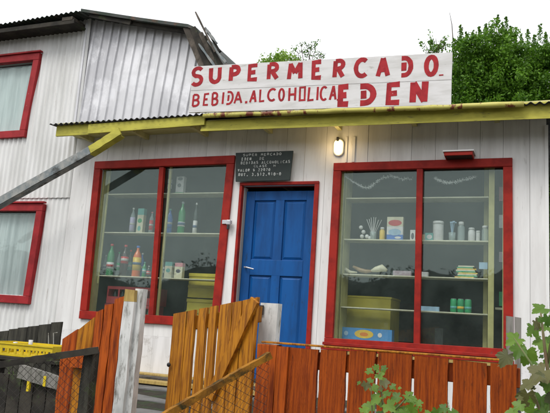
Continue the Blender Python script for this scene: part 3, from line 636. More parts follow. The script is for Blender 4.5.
# dark cupboard at the back of the room
inw = thing('back_counter', (-2.6, 2.2, .94), 'dark shop counter seen dimly inside through the windows', 'counter')
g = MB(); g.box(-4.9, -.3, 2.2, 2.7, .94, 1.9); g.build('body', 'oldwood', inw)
# left window: red crates of empties under the lowest shelf
RC = flat('red_plastic', (.30, .03, .035))
for k, (xa, xb, z0, z1, lb) in enumerate([(103, 150, 320, 306, 'lower red bottle crate behind the left window'), (106, 154, 303, 288, 'upper red bottle crate just under the lowest drinks shelf')]):
    p = at(xa, z0, .2); q = at(xb, z1, .2)
    t = thing('bottle_crate', ((p[0]+q[0])/2, .2, p[2]), lb, 'crate', 'red bottle crates in the window')
    g = MB(); zc = (p[2]+q[2])/2
    g.box(p[0], q[0], .2, .212, p[2], zc-.02); g.box(p[0], q[0], .2, .212, q[2]-.035, q[2]); g.box(p[0], p[0]+.02, .213, .5, p[2], q[2]); g.box(q[0]-.02, q[0], .213, .5, p[2], q[2]); g.box(p[0], q[0], .5, .512, p[2], q[2])
    for j in range(5): xx = p[0]+(q[0]-p[0]-.02)*j/4; g.box(xx, xx+.02, .2, .212, zc-.019, q[2]-.036)
    g.build('crate_body', RC, t)
    g = MB()
    for j in range(6): g.lathe((p[0]+.06+(q[0]-p[0]-.12)*j/5, .29, p[2]+.01), [(.028, 0), (.03, .08), (.028, .11), (.011, .17), (.012, .20)], 10)
    g.build('bottles', 'darkglass' if k else 'greenglass', t, smooth=True)

# ------------------------------------------------------------------ goods
def bottle(px, base, top, wpx, body, label, lcol, capcol, y=.2, lz=(.25, .55), z=None, kind='plastic'):
    p = at(px, base, y); q = at(px, top, y); zz = z if z is not None else p[2]; H = q[2]-zz; R = wpx/98/2
    t = thing('bottle', (p[0], y, zz), label, 'bottle', 'bottles on the window shelves')
    pr = [(R*.86, 0), (R, .02*H), (R*.97, .22*H), (R, .30*H), (R, .60*H), (R*.95, .66*H), (R*.72, .75*H), (R*.40, .83*H), (R*.33, .88*H), (R*.33, .94*H)]
    g = MB(); g.lathe((p[0], y, zz+.001), pr, 18); g.build('body', body, t, smooth=True)
    g = MB(); g.lathe((p[0], y, zz+.001), [(R*.40, .935*H), (R*.42, .94*H), (R*.42, .995*H), (R*.38, H)], 14); g.build('cap', capcol, t, smooth=True)
    g = MB(); l0, l1 = lz; g.lathe((p[0], y, zz+.001), [(R*1.012, l0*H), (R*1.015, (l0+l1)/2*H), (R*1.012, l1*H)], 18); g.build('label_band', lcol, t, smooth=True)
    if kind != 'two' and label and H > .12:
        g = MB(); lm = (l0+l1)/2; g.lathe((p[0], y, zz+.001), [(R*1.02, (lm-.03)*H), (R*1.022, (lm+.05)*H)], 18); g.build('label_stripe', flat('stripe_dark', (.05, .10, .20)) if lcol in (WH, YE) else flat('stripe_pale', (.5, .5, .48)), t, smooth=True)
    if kind == 'two':
        g = MB(); g.lathe((p[0], y, zz+.001), [(R*1.02, (l0+.06)*H), (R*1.022, (l0+.13)*H)], 18); g.build('label_stripe', flat('stripe_red', (.5, .04, .05)), t, smooth=True)
    return t
WH = flat('label_white', (.60, .60, .60)); RD = flat('label_red', (.5, .035, .04)); GR = flat('label_green', (.03, .30, .12)); YE = flat('label_yellow', (.65, .45, .07))
BLp = flat('label_blue', (.05, .16, .50)); TE = flat('teal_card', (.10, .36, .32)); CR = flat('cream_card', (.58, .55, .40)); TAN = flat('tan_goods', (.26, .17, .08)); LB = flat('light_blue_card', (.30, .45, .60)); PK = flat('pink_card', (.55, .22, .25))
Z3, Z2, Z1 = 1.966, 2.491, 2.966
bottle(109, 276, 244, 9, 'greenglass', 'large green soda bottle with white label, leftmost on lowest shelf of left window', WH, RD, z=Z3, lz=(.22, .42), kind='two')
bottle(123, 276, 245, 9, 'cola', 'large dark cola bottle with red and white label on lowest shelf of left window', RD, RD, z=Z3, lz=(.40, .62))
bottle(135.5, 277, 246, 10, 'orangejuice', 'large orange drink bottle with yellow label on lowest shelf of left window', YE, BLp, z=Z3, lz=(.20, .62))
bottle(143.5, 278, 262, 5, 'greenglass', 'tiny green bottle beside the orange drink bottle in left window', TE, TE, z=Z3)
bottle(148, 278, 266, 5, 'darkglass', 'tiny dark bottle with red label next to the left window mullion', RD, WH, z=Z3)
bottle(117, 276, 252, 5, 'clearplastic', 'slim pale bottle between the green and cola bottles', GR, GR, y=.29, z=Z3)
bottle(128.5, 276, 250, 5.5, 'darkglass', 'dim dark bottle standing behind between the cola and orange bottles', TE, RD, y=.30, z=Z3)
bottle(140.5, 277, 253, 5, 'bluebottle', 'dim bluish bottle standing behind the orange drink bottle', BLp, WH, y=.30, z=Z3)
bottle(104, 275, 255, 5, 'clearplastic', 'dim clear bottle at the far left end of the lowest drinks shelf', WH, WH, y=.30, z=Z3)
bottle(161.5, 279, 258, 4.5, 'darkglass', 'slender dark bottle beside two cream cartons, right pane of left window', WH, WH, z=Z3)
bottle(131.5, 231, 208, 6, 'clearplastic', 'clear bottle with pale lilac label left of the green and white box', flat('lilac', (.48, .44, .62)), WH, z=Z2, lz=(.08, .62))
bottle(150.5, 232, 212, 5, 'clearplastic', 'small bottle with pink red label right of the green and white box', RD, PK, z=Z2, lz=(.15, .6))
bottle(168.5, 232, 209, 7, 'bluebottle', 'blue plastic bottle on middle shelf beside the large green bottle', BLp, TE, z=Z2, lz=(.2, .6))
bottle(180.5, 233, 202, 8.5, 'greenglass', 'tall green bottle with pale label on middle shelf of left window', WH, 'clearplastic', z=Z2, lz=(.22, .36))
bottle(194.5, 231, 203, 5, 'darkglass', 'dark slim bottle with white neck and white label on middle shelf', WH, WH, z=Z2, lz=(.02, .42))
bottle(169, 194, 176, 5, 'darkglass', 'small dark bottle with white label on top shelf beside a white carton', WH, 'darkglass', z=Z1, lz=(.3, .8))
def carton(px0, px1, base, top, cols, label, y=.2, z=None, d=.06, name='carton', cat='carton', grp='cartons and boxes on the window shelves', rot=0, art=None):
    p = at(px0, base, y); q = at(px1, top, y); zz = z if z is not None else p[2]; H = q[2]-zz
    t = thing(name, ((p[0]+q[0])/2, y, zz), label, cat, grp)
    z0 = zz+.001; tot = sum(c[0] for c in cols)
    for i, (h, m_) in enumerate(cols):
        z1 = z0+H*h/tot; g = MB(); e = .001 if i else 0; g.box(p[0], q[0], y, y+d, z0+e, z1); g.build('body' if i == 0 else 'printed_band', m_, t); z0 = z1
    if art:
        g = MB()
        for ia, (u0, u1, v0, v1, m_) in enumerate(art):
            g2 = MB(); g2.prism([(p[0]+(q[0]-p[0])*(u0+(u1-u0)*(.5+.5*math.cos(a))), zz+H*(v0+(v1-v0)*(.5+.5*math.sin(a)))) for a in [i*math.pi/8 for i in range(16)]], y-.0012-.0009*ia, y-.0002-.0009*ia); g2.build('printed_mark', m_, t)
    t.rotation_euler.z = rot
    return t
carton(136, 144.4, 231, 208.5, [(.6, CR), (.14, CR), (.26, TE)], 'green and cream box standing on middle shelf of left pane', z=Z2, art=[(.1, .8, .42, .6, GR), (.2, .7, .1, .3, TE)])
carton(175.2, 184.3, 194, 176.5, [(.12, GR), (.88, WH)], 'tall white carton with green foot on top shelf of left window', z=Z1, art=[(.2, .7, .4, .62, flat('grey_print', (.18, .2, .2))), (.2, .85, .78, .95, flat('grey_print', (.18, .2, .2)))])
carton(163.8, 172.3, 279, 262, [(.75, CR), (.25, TE)], 'cream carton with teal top, left of a pair in left window', z=Z3, art=[(.2, .8, .35, .6, TE)])
carton(173.6, 182.8, 279, 263, [(.75, CR), (.25, PK)], 'cream carton with pinkish top, right of a pair in left window', z=Z3, art=[(.2, .8, .35, .6, flat('dark_print', (.06, .06, .08)))])
# right window
R2, R3, R4, R5 = 2.446, 2.081, 1.743, 1.416
carton(386.5, 403.3, 239, 217, [(.25, BLp), (.35, WH), (.4, CR)], 'blue and white detergent box with red mark on second shelf of right window', z=R2, art=[(.08, .92, .62, .88, RD), (.1, .9, .22, .5, LB), (.5, .9, .08, .18, WH)])
carton(410, 415.2, 239.5, 230, [(1, WH)], 'small white box with dark square beside the mullion of right window', z=R2, art=[(.2, .8, .15, .75, flat('dark_print', (.06, .06, .08)))])
carton(338.5, 392, 341, 330.2, [(1, flat('bright_blue_card', (.06, .24, .52)))], 'long blue box with yellow oval lying on bottom shelf of right window', z=R5, d=.12, art=[(.30, .66, .14, .88, YE), (.40, .56, .32, .66, flat('orange_print', (.6, .2, .05))), (.10, .18, .3, .7, LB), (.74, .82, .3, .7, WH)])
carton(416.5, 425.5, 241, 234.5, [(1, TAN)], 'low tan packet with white flap right of the mullion', z=R2)
carton(425, 433, 241, 233, [(1, TE)], 'teal and white packet in front of the white tub', z=R2, y=.16, art=[(.2, .9, .2, .8, WH)], d=.02)
for i, (a0, a1) in enumerate([(450.3, 456.6), (457.3, 463.8), (464.6, 471.2)]):
    nm = ['leftmost', 'middle', 'rightmost'][i]
    p = at((a0+a1)/2, 312, .2); R_ = (a1-a0)/98/2; t = thing('drink_can', (p[0], .2, R4), 'green drink can, '+nm+' of three on fourth shelf of right window', 'can', 'green cans in the right window')
    g = MB(); g.lathe((p[0], .2, R4+.001), [(R_*.8, 0), (R_, .012), (R_, .115), (R_*.82, .13)], 16); g.build('body', GR, t, smooth=True)
    g = MB(); g.lathe((p[0], .2, R4+.001), [(R_*.78, .1305), (R_*.78, .134)], 16); g.build('lid', 'steel', t)
    g = MB(); g.lathe((p[0], .2, R4+.001), [(R_*1.015, .035), (R_*1.015, .06)], 16); g.build('label_band', TE if i != 1 else YE, t, smooth=True)
def tub(px, base, top, w_, m_, label, z, y=.2, neck=0, name='jar', cat='jar'):
    p = at(px, base, y); q = at(px, top, y); H = q[2]-z; R_ = w_/98/2
    t = thing(name, (p[0], y, z), label, cat, 'jars and tubs in the right window')
    g = MB(); g.lathe((p[0], y, z+.001), [(R_*.95, 0), (R_, .02*H), (R_, .72*H), (R_*(1-neck), .8*H), (R_*(1-neck), .83*H)], 18); g.build('body', m_, t, smooth=True)
    g = MB(); g.lathe((p[0], y, z+.001), [(R_*(1.03-neck), .832*H), (R_*(1.03-neck), .97*H), (R_*(.9-neck), H)], 18); g.build('lid', WH, t, smooth=True)
tub(438, 241, 221.5, 10.5, WH, 'wide white tub on second shelf of right window', R2)
tub(461, 241, 222, 7, 'clearplastic', 'clear grey jar between the toothbrush glass and white jars', R2, neck=.3)
tub(471.5, 241, 228, 6.6, WH, 'rounded white jar with brown line on second shelf of right window', R2, neck=.15)
tub(478, 241.3, 231, 4, WH, 'thin white pot right of the rounded white jar', R2)
tub(485, 241.5, 226, 6.5, 'clearplastic', 'clear jar at the right end of the second shelf', R2, neck=.2)
tub(382, 239, 227.5, 5.5, YE, 'small yellow squeeze pot with orange lid left of the detergent box', R2, neck=.3)
# glass of straws, toothbrush glass, white balls
def glassof(px, base, z, label, n, lean, m_, hgt, name):
    p = at(px, base, .2); t = thing(name, (p[0], .2, z), label, 'tumbler', None)
    g = MB(); g.lathe((p[0], .2, z+.001), [(.030, 0), (.036, .09), (.033, .09), (.028, .004)], 16); g.build('glass_body', 'clearplastic', t, smooth=True)
    for i in range(n):
        a = (i/(n-1)-.5)*2*lean if n > 1 else 0; dy = random.uniform(-.02, .02)
        g = MB(); b0 = Vector((p[0]-a*.03, .2+dy*.3, z+.012)); e = b0+Vector((a*hgt, dy, hgt*random.uniform(.85, 1))); g.tube([b0, e], .0035, 6)
        if name == 'toothbrush_glass': g.box(e.x-.004, e.x+.02, e.y-.005, e.y+.005, e.z-.004, e.z+.008)
        g.build('straw' if name != 'toothbrush_glass' else 'toothbrush', m_, t)
glassof(373, 239, R2, 'glass of upright white straws fanning out on second shelf of right window', 7, .38, WH, .24, 'straw_glass')
glassof(452, 241, R2, 'glass holding pale toothbrushes on second shelf of right window', 4, .12, LB, .19, 'toothbrush_glass')
for i, (px, py) in enumerate([(361, 227.5), (363.5, 232), (362, 236.5), (367, 236.5), (370, 238)]):
    lb = ['topmost white ball of the little pile left of the straws', 'second white ball from the top of the pile by the straws', 'bottom left white ball of the pile by the straws', 'bottom middle white ball of the pile by the straws', 'smallest white ball, nearest the straw glass'][i]
    p = at(px, py, .2); g = MB(); R_ = .022; g.lathe((p[0], .2, max(p[2], R2+R_)-R_), [(R_*math.sin(a), R_*(1-math.cos(a))) for a in [.1+.3*k for k in range(10)]], 14)
    tag(g.build('ball', WH, smooth=True, loc=(p[0], .2, p[2]-R_)), lb, 'ball', 'white balls in the right window')
def lump(name, pts, r, m_, label, cat):
    g = MB(); ps = [at(a, b, .2) for a, b in pts]; g.tube(ps, r, 10); tag(g.build(name, m_, smooth=True, loc=ps[0]), label, cat)
lump('bread_loaf', [(353, 266.5), (360, 270), (366, 271.5), (372, 271)], [.012, .022, .022, .012], TAN, 'thin brown bread stick leaning on third shelf of right window', 'bread')
lump('paper_bag', [(371, 271), (376, 269.5), (382, 268), (387, 270.5)], [.012, .03, .038, .014], CR, 'crumpled tan paper bag on third shelf of right window', 'bag')
lump('flower_bunch', [(345, 269), (350, 272), (357, 272.5)], [.02, .016, .008], CR, 'small pale bunch lying at left end of third shelf', 'bunch')
carton(393, 411, 273.5, 271.2, [(1, flat('mauve_card', (.35, .28, .32)))], 'flat mauve packet lying on third shelf left of the mullion', z=R3)
carton(418, 428, 274.5, 272, [(1, WH)], 'flat white packet lying on third shelf right of the mullion', z=R3)
carton(421, 439, 310.5, 307, [(1, LB)], 'low light blue box lying on fourth shelf right of the mullion', z=R4)
p = at(457, 277, .2); q = at(476, 277, .2)
for i in range(9):
    z = R3+.003+i*.0135; dx = random.uniform(-.02, .02); g = MB()
    g.box(p[0]+dx, q[0]+dx-.03*(i > 6), .17, .25, z, z+.012)
    tag(g.build('packet', [YE, GR, CR][i % 3], loc=(p[0], .2, z)), ['lowest', 'second lowest', 'third lowest', 'fourth lowest', 'middle', 'fourth highest', 'third highest', 'second highest', 'topmost'][0 if i == 0 else i]+' flat packet of the loose yellow and green pile on third shelf', 'packet', 'pile of flat packets')
carton(479, 487.5, 269, 262.5, [(1, LB)], 'small pale blue card fixed upright at right end of third shelf', d=.01)
# things hanging right of the post
for i, (z0, z1, m_, lb) in enumerate([(201, 187, PK, 'pink sachet hanging near the right edge of the right window'), (228, 215, WH, 'white sachet hanging near the right edge of the right window'), (262, 252, flat('mauve_card', (.35, .28, .32)), 'mauve sachet hanging near the right edge of the right window'), (306, 292, GR, 'green tin standing in the right edge of the right window')]):
    carton(499, 505.5, z0, z1, [(1, m_)], lb, y=.28, name='sachet' if i < 3 else 'tin', cat='sachet' if i < 3 else 'tin', d=.015 if i < 3 else .05, grp=None)
g = MB(); g.box(-.40, -.32, .25, .40, at(503, 308, .3)[2]-.02, at(503, 308, .3)[2]); tag(g.build('small_shelf', 'shelf', loc=(-.36, .3, 1.7)), 'short shelf under the green tin at the right window edge', 'shelf')
# tinsel garlands
for nm, pts, lb in [('a', [(345, 176), (352, 181), (360, 186), (368, 188), (374, 184), (382, 178), (392, 176), (402, 179), (412, 179)], 'pale tinsel garland hung across the left pane of the right window'),
                    ('b', [(434, 178), (440, 181), (447, 183), (455, 182), (463, 180), (476, 177)], 'pale tinsel garland hung across the right pane of the right window')]:
    ps = [Vector(at(a, b, .07)) for a, b in pts]; g = MB(); g.tube(ps, .002, 4)
    for k in range(420):
        s_ = random.random()*(len(ps)-1.001); i = int(s_); c = ps[i].lerp(ps[i+1], s_-i); d = Vector((random.gauss(0, 1), random.gauss(0, .5), random.gauss(0, 1))).normalized()*random.uniform(.010, .026)
        e = c+d; g.add([c, e, e+Vector((.0025, 0, .0025))], [(0, 1, 2)])
    tag(g.build('tinsel_garland', flat('tinsel_silver', (.75, .77, .76), .3), loc=tuple(ps[0])), lb, 'garland', 'tinsel garlands')

# ------------------------------------------------------------------ steps in front of the wall
stp = thing('doorstep_planks', (-3.3, -.3, .80), 'low weathered timber step running along the shop wall before the door', 'step')
for i, (y0, y1, z) in enumerate([(-.17, -.012, .90), (-.36, -.18, .885), (-.52, -.375, .865)]):
    g = MB(); g.box(-4.55, -2.1, y0, y1, z-.035, z); g.build('plank', 'tanwood' if i != 1 else 'barewood', stp, bevel=.004)
g = MB(); g.box(-4.5, -2.15, -.50, -.02, .75, .825); g.build('bearer', 'oldwood', stp)

# ------------------------------------------------------------------ fences
YF = -3.4
of = thing('picket_fence', (-.7, YF, .6), 'orange stained wide board fence standing in front of the right shop window', 'fence')
bds = [(288, 317, 'a'), (319.5, 345.2, 'a'), (348.4, 374.8, 'a'), (377.6, 411.3, 'b'), (414.3, 431, 'a'), (431.3, 447.8, 'a'), (453, 486.7, 'a'), (490.5, 516.8, 'a')]
ZF = lambda x: 1.405+.006*math.sin(x*7)
for a0, a1, _ in bds:
    xa = at(a0, 385, YF)[0]; xb = at(a1, 385, YF)[0]
    g = MB(); g.rough(xa, xb, YF-.012, YF+.012, .62, ZF(xa), ZF(xb)+random.uniform(-.004, .004), .0022, 12); g.build('board', 'orangesaw', of)
xa = at(257, 385, YF)[0]; xb = at(277, 385, YF)[0]
g = MB(); g.rough(xa, xb-.005, YF-.03, YF+.05, .6, 1.405, 1.405, .003); g.build('post', 'orange', of, bevel=.003)
xa = at(277, 385, YF)[0]; xb = at(288, 385, YF)[0]
g = MB(); g.rough(xa, xb, YF-.030, YF+.012, .62, 1.40, 1.40, .002); g.build('board', 'orange', of)
g = MB(); g.box(at(263, 350, YF)[0], at(520, 350, YF)[0], YF+.013, YF+.055, 1.30, 1.385); g.build('rail', 'orange', of, bevel=.004); g = MB(); g.box(at(263, 350, YF)[0], at(520, 350, YF)[0], YF+.013, YF+.055, .78, .86); g.build('rail', 'orange', of, bevel=.004)
g = MB(); g.box(at(262, 347, YF)[0], at(513, 350, YF)[0], YF-.016, YF+.06, 1.408+.003, 1.420); g.build('top_cap', 'gold', of, bevel=.003)
# weathered grey pickets at the end of the fence
for i, (a0, a1, tp, lb) in enumerate([(506.5, 513.5, 316, 'weathered grey picket behind the right end of the orange fence, the left one'), (515, 521, 317, 'weathered grey picket behind the right end of the orange fence, the right one')]):
    xa = at(a0, 340, YF+.12)[0]; xb = at(a1, 340, YF+.12)[0]; g = MB(); g.rough(xa, xb, YF+.10, YF+.12, .6, at(a0, tp, YF+.12)[2], at(a1, tp+1, YF+.12)[2], .002)
    tag(g.build('grey_picket', 'oldwoodv' if 0 else 'greypicket', loc=(xa, YF+.1, .6)), lb, 'picket', 'grey pickets beside the orange fence')
# gate posts
def post(name, px0, px1, top, y, m_, label, d=.07, z0=.6, cap=None):
    xa = at(px0, 340, y)[0]; xb = at(px1, 340, y)[0]; zt_ = at((px0+px1)/2, top, y)[2]
    t = thing(name, ((xa+xb)/2, y, z0), label, 'post', 'posts beside the garden gate')
    g = MB(); g.rough(xa, xb, y, y+d, z0, zt_-(.07 if cap else 0), zt_-(.07 if cap else 0), .003); g.build('shaft', m_, t)
    if cap: g = MB(); g.rough(xa+.001, xb-.001, y+.001, y+d-.001, zt_-.069, zt_, zt_-.004, .001, 2); g.build('bare_top', cap, t)
    return t
hingepost = post('gate_post', 258, 275.5, 303, -3.28, 'postwhite', 'whitewashed gate post on the hinge side behind the orange fence corner', .06)
post('gate_post', 119.5, 130, 289, -3.35, 'postwhite', 'whitewashed gate post with bare tan top beside the left pickets', .07, cap='tanwood')
post('gate_post', 130.8, 138, 288.5, -3.32, 'postwhite', 'narrow white post touching the tan topped gate post', .05)
g = MB(); p = at(261, 309, -3.29); g.box(p[0]-.02, p[0]+.015, -3.292, -3.286, p[2]-.03, p[2]+.02); g.box(p[0]-.012, p[0]+.0, -3.300, -3.293, p[2]-.07, p[2]-.03)
g.build('hinge', 'wire', hingepost)
# gate, hinged at the right, swung inwards
hx, hy = at(257, 300, YF)[0], YF; ang = math.radians(24); GW = .80
gt = thing('garden_gate', (hx, hy, .62), 'golden brown slatted garden gate standing ajar with diagonal brace', 'gate')
def gp(u, off=0, z=0): return (hx-u*math.cos(ang)-off*math.sin(ang), hy+u*math.sin(ang)-off*math.cos(ang), z)
def gu(px):      # distance along the gate of the picture column px
    lo, hi = 0, 1.2
    for _ in range(40):
        mdl = (lo+hi)/2; q = RW.T@(np.array(gp(mdl, 0, 1.4))-CAM); x_ = 275+FPX*q[0]/-q[2]
        if x_ > px: lo = mdl
        else: hi = mdl
    return (lo+hi)/2
def gz(px, py):
    u = gu(px); p = gp(u); return at(px, py, p[1])[2]
def slat(mb, u0, u1, off, th_, z0, za, zb_, j=.003, n=10):
    vs = []; fs = []
    for i in range(n+1):
        t = i/n; a = u0+random.uniform(-j, j); b = u1+random.uniform(-j, j)
        vs += [gp(a, off, z0+(za-z0)*t), gp(b, off, z0+(zb_-z0)*t), gp(b, off-th_, z0+(zb_-z0)*t), gp(a, off-th_, z0+(za-z0)*t)]
    for i in range(n):
        k = i*4
        for q in range(4): q2 = (q+1) % 4; fs.append((k+q, k+q2, k+4+q2, k+4+q))
    fs += [(3, 2, 1, 0), tuple(n*4+q for q in range(4))]; mb.add(vs, fs)
top = lambda px: 313.5+(px-172)*(297-313.5)/(257-172)
for a0, a1 in [(171.5, 184.4), (185.2, 192.6), (196.6, 204.2), (207.2, 213.9), (217.4, 229), (230, 238.6), (240, 257)]:
    g = MB(); slat(g, gu(a1), gu(a0), 0, .018, .66, gz(a1, top(a1)), gz(a0, top(a0))); g.build('slat', 'gold', gt)
g = MB(); slat(g, .01, gu(173), -.02, .03, gz(215, 331), gz(257, 300)-.03, gz(172, 316)-.03, n=1, j=0)
vs = []
g = MB()
def grail(mb, z0a, z1a, z0b, z1b, off=-.019, th_=.03):
    u0, u1 = .005, gu(172.5)
    mb.hexa([gp(u0, off, z0a), gp(u1, off, z0b), gp(u1, off-th_, z0b), gp(u0, off-th_, z0a), gp(u0, off, z1a), gp(u1, off, z1b), gp(u1, off-th_, z1b), gp(u0, off-th_, z1a)])
grail(g, gz(257, 322), gz(257, 306), gz(172, 331), gz(172, 318)); g.build('rail', 'gold', gt, bevel=.003); g = MB(); grail(g, .80, .90, .78, .88); g.build('rail', 'gold', gt, bevel=.003)
A = gp(gu(254.5), .012, gz(254.5, 300)); B = gp(gu(216), .012, gz(216, 398)); g = MB(); g.bar(A, B, .022, .062, up=(math.sin(ang), math.cos(ang), 0), seg=8, j=.002)
g2 = MB(); g2.bar(A, B, .062, .022, up=(-math.sin(ang), -math.cos(ang), 0), seg=8, j=.002); g2.build('brace', 'gold', gt)
p = gp(gu(174), .016, gz(174, 365)); g = MB(); g.lathe((0, 0, 0), [(.011, 0), (.013, .006), (.007, .012)], 10); g.v = [(p[0]+a, p[1]-c, p[2]+b_) for a, b_, c in g.v]; g.build('latch_knob', 'dark', gt, smooth=True)
# left pickets
lf = thing('picket_fence', (-2.6, -3.3, .6), 'stepped orange pickets rising towards the tan topped gate post', 'fence')
for a0, a1, t0, t1, y, m_ in [(63, 76, 339, 329, -3.16, 'orange'), (77, 92, 330, 317, -3.20, 'gold'), (92.8, 100, 312, 309, -3.28, 'orange'), (101, 109.3, 305, 303.5, -3.28, 'orange'), (110.5, 119, 299, 296, -3.28, 'orange')]:
    xa = at(a0, 350, y)[0]; xb = at(a1, 350, y)[0]; g = MB(); g.rough(xa, xb, y-.012, y+.012, .62, at(a0, t0, y)[2], at(a1, t1, y)[2], .004, 10); g.build('picket', m_, lf)
g = MB(); g.box(at(63, 350, -3.25)[0], at(119, 350, -3.25)[0], -3.255, -3.222, 1.18, 1.26); g.build('rail', 'orange', lf)
# wire mesh panels
def meshpanel(name, A, B, drop, label, mrail, post_at=None, pm='oldwoodv', rw=.05, rh=.035):
    A = Vector(A); B = Vector(B); t = thing(name, tuple(A-Vector((0, 0, drop))), label, 'fence')
    g = MB(); g.bar(A, B, rw, rh, seg=26, j=.0018); g.build('rail', mrail, t)
    g = MB(); d = B-A; Ln = math.hypot(d.x, d.y); cell = .038; n = int((Ln+drop)/cell)
    def P_(u, v):
        u_ = max(0, min(1, u)); return A+d*u_+Vector((0, 0, -.02-v))
    for s_ in (1, -1):
        for i in range(-int(drop/cell)-1, int(Ln/cell)+2):
            u0 = i*cell; pts = []
            v0 = max(0, -u0 if s_ == 1 else u0-Ln); v1 = min(drop, (Ln-u0) if s_ == 1 else u0)
            if s_ == -1: u0 = u0
            if s_ == 1: a0 = (u0+v0, v0); a1 = (u0+min(drop, Ln-u0), min(drop, Ln-u0))
            else:
                uu = i*cell+drop; a0 = (min(uu, Ln), max(0, uu-Ln)); v1 = min(drop, uu); a1 = (uu-v1, v1)
            if a1[1] <= a0[1]+.01: continue
            g.tube([P_(a0[0]/Ln, a0[1])+Vector((0, .001*s_, 0)), P_(a1[0]/Ln, a1[1])+Vector((0, .001*s_, 0))], .0010, 4)
    g.build('wire_mesh', 'wire', t)
    for u in (post_at or []):
        c = A+d*u+Vector((0, .045, 0)); g = MB(); g.rough(c.x-.03, c.x+.03, c.y-.02, c.y+.04, c.z-drop, c.z-.0, c.z-.0, .003); g.build('post', pm, t)
    return t
meshpanel('wire_fence', at(270, 355, -3.5), at(150, 424, -3.95), .75, 'wire mesh panel under a golden mossy rail slanting down before the gate', 'mossy', rw=.032, rh=.030)
meshpanel('wire_fence', at(98, 350, -3.62), at(-30, 369, -3.9), .8, 'dark wire mesh panel under an old rail at bottom left', 'oldwood', [.10], 'mossyd' if 0 else 'oldwoodv', .05, .035)
# dark plank screen, bench and crate behind the left wire fence
dk = thing('plank_screen', (-4.6, -1.2, .8), 'dark weathered plank screen standing behind the yellow crate', 'fence')
x = at(-30, 330, -1.2)[0]; xe = at(61, 330, -1.2)[0]; zl = at(0, 331, -1.2)[2]; zr = at(61, 321, -1.2)[2]
while x < xe-.01:
    w_ = min(random.uniform(.10, .15), xe-x); f0 = (x-at(0, 330, -1.2)[0])/(xe-at(0, 330, -1.2)[0]); z_ = zl+(zr-zl)*f0
    g = MB(); g.rough(x, x+w_-.004, -1.2, -1.178, .78, z_+random.uniform(-.006, .004), z_+(zr-zl)*.12, .003); g.build('plank', 'oldwoodv', dk); x += w_
g = MB(); g.box(at(-30, 330, -1.2)[0], xe-.02, -1.177, -1.14, 1.1, 1.17); g.build('rail', 'oldwood', dk)
bn = thing('garden_bench_table', (-4.1, -2.2, .74), 'rough weathered plank stand under the yellow crate behind the wire fence', 'table')
zc = at(25, 357.5, -2.2)[2]
g = MB(); g.box(-4.5, -3.5, -2.25, -1.8, zc-.03, zc-.002); g.build('top', 'oldwood', bn, bevel=.003)
g = MB(); g.bar(at(20, 371, -2.70), at(78, 389, -2.70), .03, .09, seg=8, j=.004); g.build('cross_plank', 'greypicket', bn)
g = MB(); x = at(-30, 400, -2.66)[0]
while x < at(76, 400, -2.66)[0]: g.rough(x, x+.11, -2.67, -2.65, .6, at(20, 371, -2.66)[2]-.03+.0*x, at(20, 371, -2.66)[2]-.03, .003); x += .116
g.build('skirt', 'oldwood', bn)
for xx in (-4.45, -3.6):
    for yy in (-2.2, -1.9): g = MB(); g.box(xx, xx+.06, yy, yy+.06, .7, zc-.031); g.build('leg', 'oldwoodv', bn)
yc = thing('plastic_crate', (-4.0, -2.2, zc), 'shallow bright yellow plastic crate resting behind the left wire fence', 'crate')
CY = flat('crate_yellow', (.62, .46, .015), .4)
xa = at(-14, 350, -2.2)[0]; xb = at(52.5, 350, -2.2)[0]; z1 = at(40, 345.5, -2.2)[2]
g = MB()
def cw(x0, x1, y0, y1):
    g.box(x0, x1, y0, y1, zc+.001, zc+.02); g.box(x0, x1, y0, y1, z1-.045, z1)
    L_ = max(x1-x0, y1-y0); n_ = int(L_/.07)
    for i in range(n_+1):
        if x1-x0 > y1-y0: c = x0+(L_-.02)*i/n_; g.box(c, c+.02, y0+.001, y1-.001, zc+.0205, z1-.0455)
        else: c = y0+(L_-.02)*i/n_; g.box(x0+.001, x1-.001, c, c+.02, zc+.0205, z1-.0455)
cw(xa, xb, -2.2, -2.188); cw(xa, xb, -1.9, -1.888); cw(xb-.012, xb, -2.187, -1.901); cw(xa, xa+.012, -2.187, -1.901); g.box(xa, xb, -2.187, -1.901, zc+.002, zc+.010)
g.build('crate_body', CY, yc)
g = MB(); g.box(xa-.008, xb+.008, -2.208, -2.2005, z1-.012, z1); g.box(xa+.2, xa+.215, -2.17, -1.91, z1-.04, z1-.005); g.build('rim', CY, yc)
for i, (px, py, h_, lb) in enumerate([(31, 340, .06, 'white paper cup poking out of the yellow crate'), (15.5, 342, .03, 'low white paper cup at the left inside the yellow crate')]):
    p = at(px, py, -2.05); g = MB(); g.lathe((p[0], -2.05, p[2]-h_-.03), [(.014, 0), (.018, h_+.03), (.016, h_+.03), (.013, .01)], 12); tag(g.build('paper_cup', WH, smooth=True, loc=(p[0], -2.05, p[2]-h_-.03)), lb, 'cup', 'white paper cups in the yellow crate')
for i, (px, lb) in enumerate([(48.5, 'thin pale wire hook standing at the crate edge, the left one'), (53.5, 'thin pale wire hook standing at the crate edge, the right one')]):
    p = at(px, 333, -1.85); q = at(px, 353, -1.85); r_ = at(px+4, 332.5, -1.85); g = MB(); g.tube([q, p, r_] if i else [q, p], .004, 6); tag(g.build('wire_hook', 'gutter', loc=tuple(q)), lb, 'hook', 'pale wire hooks')
for i, (px, py, m_, lb) in enumerate([(29, 384, CY, 'long yellow peg hanging below the cross plank'), (45.5, 379, CY, 'short yellow peg on the cross plank')]):
    p = at(px, py, -2.71); g = MB(); g.box(p[0]-.011, p[0]+.011, -2.72, -2.70, p[2]-.05, p[2]+.02); tag(g.build('yellow_peg', m_, loc=p), lb, 'peg', 'yellow pegs on the cross plank')

